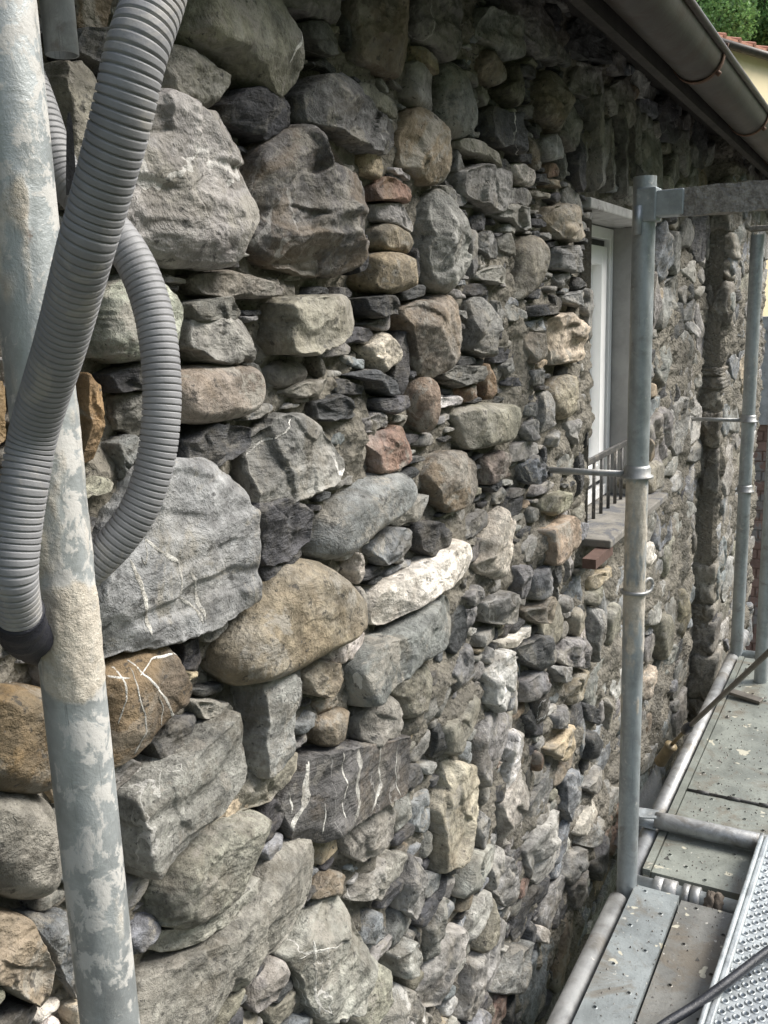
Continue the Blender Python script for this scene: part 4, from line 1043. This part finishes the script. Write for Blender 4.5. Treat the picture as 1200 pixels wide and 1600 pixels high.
# top beam across the walkway
b0 = at_y(1020, 326, PY)
bz = b0.z
bm = thing('scaffold_beam', 'grey mortar-crusted flat beam bracketed to the top of the window post', 'scaffold beam', (MX, PY, bz))
g = Geo(); nY = 90
ys = np.linspace(PY - .075, PY - 1.15, nY); hh, tt = .028, .020
sec = [(-tt, -hh), (tt, -hh), (tt, 0), (tt, hh), (0, hh), (-tt, hh), (-tt, hh * .33), (-tt, -hh * .33)]
V = []
for i, y in enumerate(ys):
    for j, (a, b_) in enumerate(sec):
        k_ = .0035 * fbm(np.array([y * 60 + j * 7.]), np.array([j * 3.]), 9, 3)[0]; V.append((MX + a * (1 + k_ * 30), y, bz + b_ * (1 + k_ * 30)))
m = len(sec)
g.add(V, [(i * m + k, i * m + (k + 1) % m, (i + 1) * m + (k + 1) % m, (i + 1) * m + k) for i in range(nY - 1) for k in range(m)])
g.box(MX - tt, MX + tt, PY - 1.151, PY - 1.149, bz - hh, bz + hh)
link('beam_body', g.mesh('beam', False), M['beam'], bm)
g = Geo(); g.box(MX - .0235, MX + .0235, PY - .085, PY - .012, bz - .026, bz + .026)
g.box(MX - .026, MX + .026, PY - .03, PY + .012, bz - .034, bz + .034)
bevel(link('bracket_plate', g.mesh('bracket', False), M['post'], bm), .003)

# ledgers along the deck
LZ = DECK - .004
def ledger(x0, x1, y, z, label, dirty='dusty'):
    g = Geo(); g.pipe((x0, y, z), (x1, y, z), .024, .020)
    return thing('scaffold_ledger', label, 'scaffold tube', (0, 0, 0), 'scaffold ledgers along the deck edge', g.mesh('ledger'), M[dirty])
g0 = at_z(985, 1392, DECK).y
ledger(.2, MX - .035, PY + .012, DECK - .01, 'dusty ledger tube along the front planks, its open end by the window post')
ledger(MX + .035, FX + .3, PY + .012, DECK - .01, 'ledger tube along the greenish deck beyond the window post')
# transoms
def transom(x, label):
    g = Geo(); g.pipe((x, PY + .005, DECK), (x, PY - 1.0, DECK), .022, .018)
    return thing('scaffold_transom', label, 'scaffold tube', (x, PY, DECK), 'scaffold transoms across the deck'), g
t1, g = transom(MX + .040, 'transom tube at the foot of the window post holding the plank hooks')
link('tube', g.mesh('tube'), M['galv'], t1)
for k, (px, wd) in enumerate(((1024, .012), (1042, .017), (1068, .008), (1083, .011))):
    y = at_z(px, 1392 + (px - 1027) * .25, DECK + .02).y
    h = Geo(); h.tube([(MX + .040, y - wd, DECK), (MX + .040, y - wd * .9, DECK), (MX + .040, y + wd * .9, DECK), (MX + .040, y + wd, DECK)], [.026, .030, .030, .026], 26)
    link('plank_hook', h.mesh('hook'), M['dusty'], t1)
t2, g = transom(FX + .01, 'far transom tube with a clip, behind the black lance'); link('tube', g.mesh('tube'), M['post'], t2)
y = at_z(1185, 1082, DECK).y
h = Geo(); h.tube([(FX + .01, y - .014, DECK - .02), (FX + .01, y + .014, DECK - .02)], .030, 22); link('clip', h.mesh('clip'), M['galv'], t2)

# planks: sheet with real holes
def plate(G, x0, x1, y0, y1, z, nx, ny, holes, r, rim, sag=.004, jit=.0, seed=0):
    R = np.random.RandomState(seed); dx, dy = (x1 - x0) / nx, (y1 - y0) / ny
    for i in range(nx):
        for j in range(ny):
            a, b_ = x0 + i * dx, y0 + j * dy
            if not holes(i, j):
                G.add([(a, b_, z), (a + dx, b_, z), (a + dx, b_ + dy, z), (a, b_ + dy, z)], [(0, 1, 2, 3)]); continue
            cx, cy = a + dx / 2 + R.uniform(-jit, jit), b_ + dy / 2 + R.uniform(-jit, jit)
            ring = [(a, b_), (a + dx / 2, b_), (a + dx, b_), (a + dx, b_ + dy / 2), (a + dx, b_ + dy), (a + dx / 2, b_ + dy), (a, b_ + dy), (a, b_ + dy / 2)]
            V = [(p, q, z) for p, q in ring]
            for rr, zz_ in ((r * 1.5, z + rim * .15), (r * 1.12, z + rim), (r, z + rim), (r * .92, z - .022)):
                for k in range(8):
                    t = -3 * math.pi / 4 + k * math.pi / 4; V.append((cx + rr * math.cos(t), cy + rr * math.sin(t), zz_))
            G.add(V, [(l_ * 8 + k, l_ * 8 + (k + 1) % 8, (l_ + 1) * 8 + (k + 1) % 8, (l_ + 1) * 8 + k) for l_ in range(4) for k in range(8)])
def skirt(G, x0, x1, y0, y1, z, h, lip=0.0):
    for a, b_ in (((x0, y0), (x1, y0)), ((x1, y0), (x1, y1)), ((x1, y1), (x0, y1)), ((x0, y1), (x0, y0))):
        G.add([(*a, z), (*b_, z), (*b_, z - h), (*a, z - h)], [(0, 3, 2, 1)])
def plank(label, x0, x1, y0, y1, z, mat, nx, ny, holes, r=.0035, rim=.0012, h=.05, hatch=()):
    root = thing('scaffold_plank', label, 'scaffold plank', ((x0 + x1) / 2, (y0 + y1) / 2, z), 'steel scaffold deck planks')
    G = Geo(); plate(G, x0, x1, y0, y1, z, nx, ny, holes, r, rim, 0, .002, int(x0 * 99)); skirt(G, x0, x1, y0, y1, z, h)
    o = link('deck_sheet', G.mesh('sheet', False), mat, root)
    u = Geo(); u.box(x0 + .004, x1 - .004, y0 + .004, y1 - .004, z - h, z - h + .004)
    link('underside', u.mesh('under', False), M['hole_shade'], root)  # near-black sheet paints the darkness seen down through the plank holes
    return root
X0 = .05
yA, yB, yC = PY - .020, at_z(997, 1593, DECK).y, PY - .275
hol = lambda i, j: (i % 4 == 1 and j == 1) or (i % 4 == 3 and j == 4)
plank('clean bluish steel plank nearest the wall, in front of the window post', X0, MX + .004, yB + .003, yA, DECK + .022, M['plank'], 56, 6, hol, .0042)
plank('worn steel plank with cream paint blotches, under the perforated tread', X0, MX - .002, yC, yB - .003, DECK + .016, M['plank_d'], 56, 6, hol, .0042)
plank('outer grey steel plank hidden mostly under the perforated tread', X0, MX - .002, yC - .25, yC - .006, DECK + .014, M['plank_d'], 56, 6, hol, .0042)
yg = PY - .018
hz = at_z(1085, 1243, DECK).x
def dimple(i, j): return (i * 7 + j * 3) % 5 == 0
gp = plank('greenish trapdoor deck just beyond the window post, up to the hinge seam', MX + .088, hz - .004, yg - .42, yg - .022, DECK + .012, M['plank_g'], 12, 8, dimple, .0045, .002)
plank('grit-covered greenish deck sheet beyond the hinge seam', hz + .004, FX - .05, yg - .42, yg - .022, DECK + .012, M['plank_g'], 24, 8, dimple, .0045, .002)
rimg = Geo(); rimg.box(MX + .088, FX - .05, yg - .019, yg, DECK - .04, DECK + .016)
thing('deck_rim', 'narrow green edge strip between the wall side ledger and the trapdoor deck', 'deck rim', me=rimg.mesh('deck_rim', False), mat=M['plank_g'])
hg = Geo(); hg.tube([(hz, yg - .022, DECK + .015), (hz, yg - .42, DECK + .015)], .004, 10)
for k in range(5):
    y = yg - .05 - k * .085; hg.tube([(hz, y, DECK + .015), (hz, y - .035, DECK + .015)], .006, 10)
link('hinge', hg.mesh('hinge'), M['iron'], gp)
plank('far pale deck plank beyond the far transom at the right edge', FX + .05, FX + 1.5, yg - .42, yg - .14, DECK + .05, M['plank'], 20, 6, lambda i, j: False)

# perforated tread laid loose on the deck
TX1 = at_z(1188, 1307, DECK + .07).x
ty = at_z(1093, 1597, DECK + .068).y
TZ = DECK + .068
tread = thing('perforated_tread', 'silver perforated steel tread with raised holes, laid loose on the planks at the right', 'scaffold plank', (1.5, ty, TZ))
Mt = Matrix.Translation((TX1, at_z(1188, 1307, TZ).y, 0)) @ Matrix.Rotation(math.atan2(at_z(1188, 1307, TZ).y - ty, TX1 - at_z(1093, 1597, TZ).x), 4, 'Z')
Lt, Wt = 1.75, .30
G = Geo(); nxh, nyh = int(Lt / .0165), int((Wt - .05) / .0135)
plate(G, -Lt + .01, -.012, -Wt + .025, -.025, TZ, nxh, nyh, lambda i, j: (i + j) % 2 == 0, .0060, .0024)
V = np.concatenate(G.V); V = np.array([tuple(Mt @ Vector(v)) for v in V]); G.V = [V]
link('tread_sheet', G.mesh('tread_sheet', True), M['galv'], tread)
for ya in (-.025, -Wt):
    e = Geo(); e.box(-Lt, 0, ya + .014, ya + .025, TZ - .05, TZ + .016, Mt); e.box(-Lt, 0, ya, ya + .0135, TZ - .05, TZ + .011, Mt)
    bevel(link('side_rail', e.mesh('rail', False), M['galv'], tread), .004, 3)
e = Geo(); e.box(-.011, 0, -Wt + .025, -.025, TZ - .05, TZ + .006, Mt); link('end_strip', e.mesh('end', False), M['galv'], tread)
e = Geo(); e.box(-Lt + .01, -.014, -Wt + .027, -.027, TZ - .034, TZ - .030, Mt); link('hole_shade_sheet', e.mesh('shade_sheet', False), M['hole_shade'], tread)  # added black sheet: painted shade behind the tread's perforations, not a steel part

# loose tube across the deck
ta, tb = at_z(1024, 1281, DECK + .04), at_z(1192, 1318, DECK + .04)
dirv = (tb - ta).normalized()
g = Geo(); P = [ta - dirv * .035, ta - dirv * .02, ta, ta + dirv * .03, tb + dirv * .5]
g.tube(P[2:], [.021, .024, .024], 26)
lt = thing('steel_tube', 'loose steel tube with a flattened end lying across the green deck', 'steel tube', tuple(ta))
link('tube_body', g.mesh('tube_body'), M['dusty'], lt)
g = Geo(); sd_ = dirv.cross(Vector((0, 0, 1))).normalized()
for up in (-.012, .012):
    V = []
    for d_, wd in ((.005, .021), (-.03, .026), (-.052, .022)):
        for sgn in (-1, 1): 
            for dz in (-.002, .002): V.append(tuple(ta + dirv * d_ + sd_ * sgn * wd + Vector((0, 0, up * (1.0 if d_ < 0 else 1.4) + dz))))
    Q = []
    for i in range(2):
        a = i * 4; Q += [(a, a + 4, a + 6, a + 2), (a + 1, a + 3, a + 7, a + 5), (a, a + 1, a + 5, a + 4), (a + 2, a + 6, a + 7, a + 3)]
    Q += [(8, 9, 11, 10), (0, 2, 3, 1)]
    g.add(V, Q)
link('flattened_end', g.mesh('flat_end', False), M['galv'], lt)

# rag, black bar, cable, lance
def lump(c, rx, ry, rz, seed, n=28, m=16):
    V = []; 
    for i in range(m):
        ph = math.pi * i / (m - 1)
        for k in range(n):
            t = 2 * math.pi * k / n; x, y, z = math.sin(ph) * math.cos(t), math.sin(ph) * math.sin(t), math.cos(ph)
            f = 1 + .3 * float(fbm(np.array([x * 2.5 + z * 2]), np.array([y * 2.5 - z * 1.7]), seed, 5)[0]); V.append((c[0] + rx * x * f, c[1] + ry * y * f, c[2] + rz * z * f))
    Q = [(i * n + k, i * n + (k + 1) % n, (i + 1) * n + (k + 1) % n, (i + 1) * n + k) for i in range(m - 1) for k in range(n)]
    return V, Q
g = Geo(); rp = at_z(1112, 1412, DECK + .02)
for k in range(2): g.add(*lump((MX + .040 + rng.uniform(-.003, .003), rp.y + .006 - k * .018, DECK + .002), .031, .016, .029, 70 + k))
thing('rag', 'dirty brown rag wrapped round the transom at the end of the worn plank', 'rag', me=g.mesh('rag'), mat=M['rag'])
b0, b1 = at_z(1140, 1080, DECK + .03), at_z(1190, 1096, DECK + .02)
g = Geo(); dv = (b1 - b0); L_ = dv.length; Mx = Matrix.Translation(b0) @ dv.to_track_quat('X', 'Z').to_matrix().to_4x4(); g.box(0, L_, -.02, .02, -.006, .006, Mx)
bevel(thing('wooden_slat', 'small dark wooden slat lying at the far transom', 'slat', me=g.mesh('slat', False), mat=M['lance']), .002)
cp = [at_z(700, 1790, DECK + .035), at_z(860, 1715, DECK + .035), at_z(985, 1640, TZ + .012), at_z(1040, 1600, TZ + .013), at_z(1085, 1572, TZ + .014), at_z(1140, 1532, TZ + .030), at_z(1200, 1486, TZ + .032), at_z(1262, 1445, TZ + .03), at_z(1340, 1400, TZ + .03), at_z(1500, 1330, DECK + .03), at_z(1750, 1260, DECK + .02)]
def spline(P, n=16):
    P = [Vector(p) for p in P]; out = []
    for i in range(len(P) - 1):
        a, b_, c, d = P[max(i - 1, 0)], P[i], P[i + 1], P[min(i + 2, len(P) - 1)]
        for k in range(n):
            t = k / n; out.append(.5 * ((2 * b_) + (c - a) * t + (2 * a - 5 * b_ + 4 * c - d) * t * t + (3 * b_ - a - 3 * c + d) * t ** 3))
    return out + [P[-1]]
g = Geo(); g.tube(spline(cp), .0093, 18); thing('cable', 'thick black cable crossing the perforated tread', 'cable', me=g.mesh('cable'), mat=M['cable'])
l0, l1 = at_d(1072, 1140, 2.92), at_d(1201, 1019, 2.35)
lv = (l1 - l0).normalized()
lance = thing('spray_lance', 'long dark pressure washer lance pointing down at the wall foot', 'lance', tuple(l0))
g = Geo(); g.tube([l0 + lv * .03, l1 + lv * .5], .0075, 14); link('lance_tube', g.mesh('lance_tube'), M['lance'], lance)
g = Geo(); g.tube([l0 - lv * .012, l0 - lv * .01, l0 + lv * .02, l0 + lv * .035, l0 + lv * .05], [.008, .014, .016, .013, .0085], 16); link('collar', g.mesh('collar'), M['cable'], lance)
l2, l3 = at_d(1050, 1163, 3.0), at_d(1029, 1194, 3.05)
g = Geo(); g.tube([l0, l2], .006, 12); nv = l3 - l2
g.tube([l2, l2 + nv * .05, l2 + nv * .12, l2 + nv * .2, l2 + nv * .9, l3], [.010, .021, .021, .018, .020, .012], 20); link('nozzle', g.mesh('nozzle'), M['brass'], lance)
# water spray from the lance: a real thin volume
n = NT('spray_mist'); n.t.nodes.remove(n.p); vp = n.t.nodes.new('ShaderNodeVolumePrincipled')
vp.inputs['Color'].default_value = (.93, .96, 1, 1); vp.inputs['Density'].default_value = 16
out = [x for x in n.t.nodes if x.type == 'OUTPUT_MATERIAL'][0]; n.t.links.new(vp.outputs[0], out.inputs['Volume'])
s0 = l3 + (l3 - l2) * .03; e_ = at_d(1000, 1330, 3.0)
g = Geo(); d_ = (e_ - s0); P = [s0 + d_ * t for t in (0, .25, .5, .75, 1)]
g.tube(P, [.006, .03, .055, .085, .10], 24)
thing('water_spray', 'pale mist of water sprayed from the lance tip behind the window post', 'water spray', me=g.mesh('spray'), mat=n.m, kind='stuff')

# lower lift: an old green plank seen in the gap by the wall
g = Geo(); g.box(.4, 3.4, -.19, -.05, DECK - .62, DECK - .585)
bevel(thing('lower_plank', 'dark green plank of the lift below, in the gap beside the wall', 'scaffold plank', me=g.mesh('lower_plank', False), mat=M['mossbeam']), .004)

# grit and stone chips on the deck
g = Geo()
for k in range(1000):
    far_ = rng.rand() < .80
    x = rng.uniform(MX + .1, FX - .1) if far_ else rng.uniform(1.2, MX); y = rng.uniform(yg - .35, yg - .03) if far_ else rng.uniform(yC, yA)
    s = rng.uniform(.0010, .0036) * (3.0 if rng.rand() < .03 else 1)
    z = DECK + (.012 if far_ else (.022 if y > yB else .016))
    v = np.array([(1, 0, 0), (-.5, .87, 0), (-.5, -.87, 0), (0, 0, 1.0)]) * s * rng.uniform(.6, 1.3, (4, 3)); a = rng.uniform(0, 6.3)
    Rm = np.array([[math.cos(a), -math.sin(a), 0], [math.sin(a), math.cos(a), 0], [0, 0, 1]]); v = v @ Rm.T + (x, y, z + .0005)
    g.add(v, (), [(0, 1, 3), (1, 2, 3), (2, 0, 3)])
thing('grit', 'small grey stone chips and grit scattered on the scaffold deck', 'grit', me=g.mesh('grit', False), mat=M['chips'], kind='stuff')

# ================================================================ HOSES ON THE NEAR POLE
def hose(P, R, pitch, depth=.0018, n=36, per=9):
    P = spline(P, 40); d = [0]
    for a, b_ in zip(P, P[1:]): d.append(d[-1] + (b_ - a).length)
    L_ = d[-1]; m = int(L_ / pitch * per); t = np.linspace(0, L_, m)
    C = np.array([tuple(p) for p in P]); Q3 = [Vector((np.interp(s, d, C[:, 0]), np.interp(s, d, C[:, 1]), np.interp(s, d, C[:, 2]))) for s in t]
    ph = (t / pitch) % 1.0
    prof = np.clip(np.minimum(ph, 1 - ph) / .14, 0, 1); prof = prof * prof * (3 - 2 * prof)
    g = Geo(); g.tube(Q3, list(R - depth * (1 - prof)), n); return g
HR = .0155
h1 = [(330, -420, .50), (296, -230, .48), (262, -80, .472), (241, 0, .472), (213, 83, .468), (186, 200, .478), (150, 333, .50), (131, 400, .513), (96, 533, .555), (55, 667, .60), (36, 767, .605), (27, 833, .608), (22, 900, .612), (30, 962, .635)]
g = hose([at_d(*p) for p in h1], HR, .0047)
thing('corrugated_hose', 'thick corrugated hose hanging in front of the near post down to dark tape', 'hose', me=g.mesh('hose'), mat=M['hose'], group='grey corrugated hoses on the near post')
h2 = [(30, 90, .745), (60, 170, .745), (80, 230, .745), (102, 280, .745), (140, 325, .742), (186, 372, .74), (220, 430, .74), (242, 500, .74), (252, 580, .74), (252, 650, .742), (243, 720, .745), (220, 790, .748), (183, 845, .75), (135, 892, .752), (90, 925, .755), (60, 960, .755), (40, 985, .74)]
g = hose([at_d(*p) for p in h2], HR, .0052)
thing('corrugated_hose', 'thinner-looking corrugated hose looping behind the near post against the stones', 'hose', me=g.mesh('hose'), mat=M['hose'], group='grey corrugated hoses on the near post')
g = Geo(); tp = [at_d(*p) for p in ((28, 955, .632), (36, 985, .66), (58, 1003, .71), (85, 1012, .75))]
sp = spline(tp, 8); g.tube(sp, [.0165 + .0014 * math.sin(i * 1.7) for i in range(len(sp))], 26)
thing('tape_joint', 'dark navy tape wrapping the hose joint beside the near post', 'tape', me=g.mesh('tape'), mat=M['navy'])
g = Geo(); pb = at_d(97, 86, .752); g.pipe(tuple(pb), (pb.x, pb.y, pb.z + .35), .0135, .0118, 32); g.tube([(pb.x, pb.y, pb.z + .10), (pb.x, pb.y, pb.z + .12)], .0125, 24)  # inner plug added to keep skylight out, so the open end looks dark
thing('metal_pipe', 'short thin galvanised pipe with an open lower end at the top left', 'pipe', me=g.mesh('metal_pipe'), mat=M['galv'])
k0, k1 = at_d(108, 176, .69), at_d(112, 305, .70)
g = Geo(); sdv = ray(700, 240).cross(k1 - k0).normalized()
V = []
for t, wd in ((0, .0008), (.12, .0022), (.5, .0032), (.8, .004), (1, .0042)):
    for sgn in (-1, 1):
        for dd in (-.0007, .0007): V.append(tuple(k0 + (k1 - k0) * t + (at_d(120, 240, .7) - at_d(100, 240, .7)).normalized() * sgn * wd + ray(108, 240) * dd))
Q = []
for i in range(4):
    a = i * 4; Q += [(a, a + 2, a + 6, a + 4), (a + 1, a + 5, a + 7, a + 3), (a, a + 4, a + 5, a + 1), (a + 2, a + 3, a + 7, a + 6)]
g.add(V, Q + [(0, 1, 3, 2), (16, 18, 19, 17)])
thing('cable_tie', 'black pointed cable tie tail sticking up beside the near post', 'cable tie', me=g.mesh('cable_tie', False), mat=M['rubber'])

# ================================================================ BEYOND: yellow house, hill, trees
def grid(name, x0, x1, y0, y1, n, f, mat):
    xs, ys = np.linspace(x0, x1, n), np.linspace(y0, y1, n); X, Y = np.meshgrid(xs, ys, indexing='ij'); Z = f(X, Y)
    i = np.arange(n * n).reshape(n, n); Q = np.stack([i[:-1, :-1], i[1:, :-1], i[1:, 1:], i[:-1, 1:]], 2).reshape(-1, 4)
    return link(name, mesh_np(name, np.stack([X, Y, Z], 2).reshape(-1, 3), Q), mat, kind='structure')
grid('ground', -400, 600, -500, 500, 40, lambda X, Y: X * 0, M['ground'])
def hillz(X, Y): 
    d = np.maximum(np.maximum(X - 17, (-Y - 10) * 2.0), -X - 14)          # wooded hill ahead; unseen street-side and rear slopes added to block low sky
    return np.clip(d * .34 + 2.0 * fbm(X * .04, Y * .04, 4, 3) * np.clip(d / 10, 0, 1), -.5, 70)
grid('hill', -200, 260, -240, 200, 130, hillz, M['hillm'])
e0 = at_x(1118, 74, 14.0)
er = Vector((2.56, -1, 0)).normalized(); en = Vector((-1, -2.56, 0)).normalized()
base = e0 - er * 1.4
yh = thing('yellow_house', 'yellow plastered house with pink terracotta roof edge beyond the gutter', 'house', (base.x, base.y, 0))
Mh = Matrix(((er.x, -en.x, 0, base.x), (er.y, -en.y, 0, base.y), (0, 0, 1, 0), (0, 0, 0, 1)))      # local x along the eave, y into the house
ez = e0.z + .04
g = Geo(); g.box(0, 9, .03, 5.0, 0, ez, Mh); link('wall', g.mesh('wall', False), M['yellow'], yh)
g = Geo(); g.box(-.1, 9.1, -.02, 5.2, ez + .001, ez + .06, Mh); rfo = link('roof', g.mesh('roof', False), M['concrete'], yh)
g = Geo()
for i in range(24):
    x = i * .385
    for j in range(6):
        y0_, z0 = -.05 + j * .42, ez + .08 + j * .42 * .31
        g.add([tuple(Mh @ Vector(p)) for p in ((x, y0_, z0), (x + .375, y0_, z0), (x + .375, y0_ + .46, z0 + .14), (x, y0_ + .46, z0 + .14), (x, y0_, z0 + .03), (x + .375, y0_, z0 + .03), (x + .375, y0_ + .46, z0 + .17), (x, y0_ + .46, z0 + .17))],
              [(0, 3, 2, 1), (4, 5, 6, 7), (0, 1, 5, 4), (1, 2, 6, 5), (2, 3, 7, 6), (3, 0, 4, 7)])
        g.tube([tuple(Mh @ Vector((x + .38, y0_ - .01, z0 + .03))), tuple(Mh @ Vector((x + .38, y0_ + .46, z0 + .17)))], .035, 8)
link('roof_tiles', g.mesh('roof_tiles', False), M['terra'], rfo)
g = Geo(); g.tube([tuple(Mh @ Vector((-.1, -.07, ez + .01))), tuple(Mh @ Vector((9.1, -.07, ez + .01)))], .055, 14); link('gutter', g.mesh('gutter'), M['gutter'], yh)
# low brick wall past the end of the stone house
bp = at_x(1196, 690, 7.0)
g = Geo(); zz0 = bp.z + .12; row = 0; z = 0.0
while z < zz0:
    y = bp.y - 2.2 + (row % 2) * .11
    while y < bp.y + .5: g.box(7.0, 7.11, y, y + .21, z, z + .062); y += .222
    z += .072; row += 1
g.box(7.01, 7.10, bp.y - 2.2, bp.y + .6, 0, zz0)
bwo = thing('brick_wall', 'low red brick wall with a grey rendered top past the house end', 'wall', (7, bp.y - 1, 0))
link('bricks', g.mesh('bricks', False), M['oldbrick'], bwo)
g = Geo(); g.box(6.98, 7.13, bp.y - 2.2, bp.y + .6, zz0 + .002, zz0 + .75); link('coping', g.mesh('coping', False), M['concrete'], bwo)

def crown_mesh(seed, n, rx, rz, blobs):
    r = np.random.RandomState(seed); g = Geo()
    cs = [(r.normal(0, .45 * rx), r.normal(0, .45 * rx), r.uniform(-.45, .6) * rz, r.uniform(.35, .6)) for _ in range(blobs)]
    V = np.zeros((n, 4, 3)); lv = np.zeros((n, 4, 3))
    for i in range(n):
        c = cs[r.randint(blobs)]; d = r.normal(0, 1, 3); d /= np.linalg.norm(d) + 1e-9
        rad = c[3] * (.55 + .45 * r.rand() ** .5)
        p = np.array(c[:3]) + d * rad * np.array([rx, rx, rz]) * .8
        a = r.normal(0, 1, 3); a /= np.linalg.norm(a); b = np.cross(a, r.normal(0, 1, 3)); b /= np.linalg.norm(b) + 1e-9; s = r.uniform(.04, .10)
        V[i] = [p - a * s, p + b * s * .55, p + a * s, p - b * s * .55]; lv[i] = r.rand()
    g.add(V.reshape(-1, 3), np.arange(n * 4).reshape(n, 4), lv=lv.reshape(-1, 3)); return g.mesh('crown', False)
kinds = [(crown_mesh(1, 15000, 2.3, 2.6, 16), mat_leaf('leaf_dark', (.10, .19, .075)), 'dark green'), (crown_mesh(2, 15000, 2.1, 2.4, 15), mat_leaf('leaf_mid', (.15, .27, .09)), 'mid green'),
         (crown_mesh(3, 12000, 1.6, 2.8, 13), mat_leaf('leaf_light', (.28, .36, .12)), 'light yellow green')]
for me, mt, _ in kinds: me.materials.append(mt)
tk = Geo(); tk.tube([(0, 0, -3.2), (.05, .02, -1.5), (0, .06, 0), (.1, 0, 1.2)], [.22, .16, .11, .04], 10)
for a in range(5): tk.tube([(0, .05, -.9 + a * .3), (math.cos(a * 2.3) * 1.1, math.sin(a * 2.3) * 1.1, .1 + a * .35)], [.06, .02], 6)
trunk = tk.mesh('trunk'); trunk.materials.append(M['bark'])
spots = [(1098, 38, 20.5, 2, .55), (1130, 62, 21.0, 1, .6), (1158, 52, 21.5, 2, .55), (1190, 62, 21.0, 1, .6), (1140, 25, 26, 0, .8), (1185, 28, 27, 1, .8), (1110, 5, 29, 1, .8), (1165, 5, 32, 0, .9), (1205, -5, 31, 1, .9), (1090, -25, 36, 0, .9), (1135, -30, 38, 1, 1), (1190, -40, 40, 0, 1),
         (1230, 20, 26, 0, .9), (1250, 55, 22, 1, .7), (1260, -30, 36, 1, 1.)]
desc = ['pale yellowish tree nearest the gutter edge, above the terracotta roof', 'bushy mid green tree low behind the first roof tile joint', 'pale bush peeping over the middle of the terracotta roof', 'bright bushy tree over the roof at the right edge', 'dark tree in the middle of the wooded slope',
        'mid green tree higher at the right edge of the slope', 'mid green tree high on the slope beside the gutter rim', 'dark tree on the upper slope in the middle of the gap', 'mid green tree at the top right corner', 'dark tree on the slope top, hidden mostly by the gutter', 'mid green tree at the top of the gap above the dark one',
        'dark tree highest up the slope at right', 'dark tree beyond the right edge of the slope', 'mid green tree behind the right end of the terracotta roof', 'mid green tree high up beyond the right edge']
for (px, py, x, k, s), ds in zip(spots, desc):
    p = at_x(px, py, x); me, mt, cname = kinds[k]
    t = thing('broadleaf_tree', ds, 'tree', tuple(p), 'trees on the wooded hillside')
    c = link('crown', me, None, t); c.matrix_parent_inverse = Matrix.Identity(4)
    u = link('trunk', trunk, None, t); u.matrix_parent_inverse = Matrix.Identity(4)
    t.scale = (s, s, s); t.rotation_euler = (0, 0, random.uniform(0, 6.28))
print('stones', len(items), 'fill', len(fill), 'seeds', len(seeds))
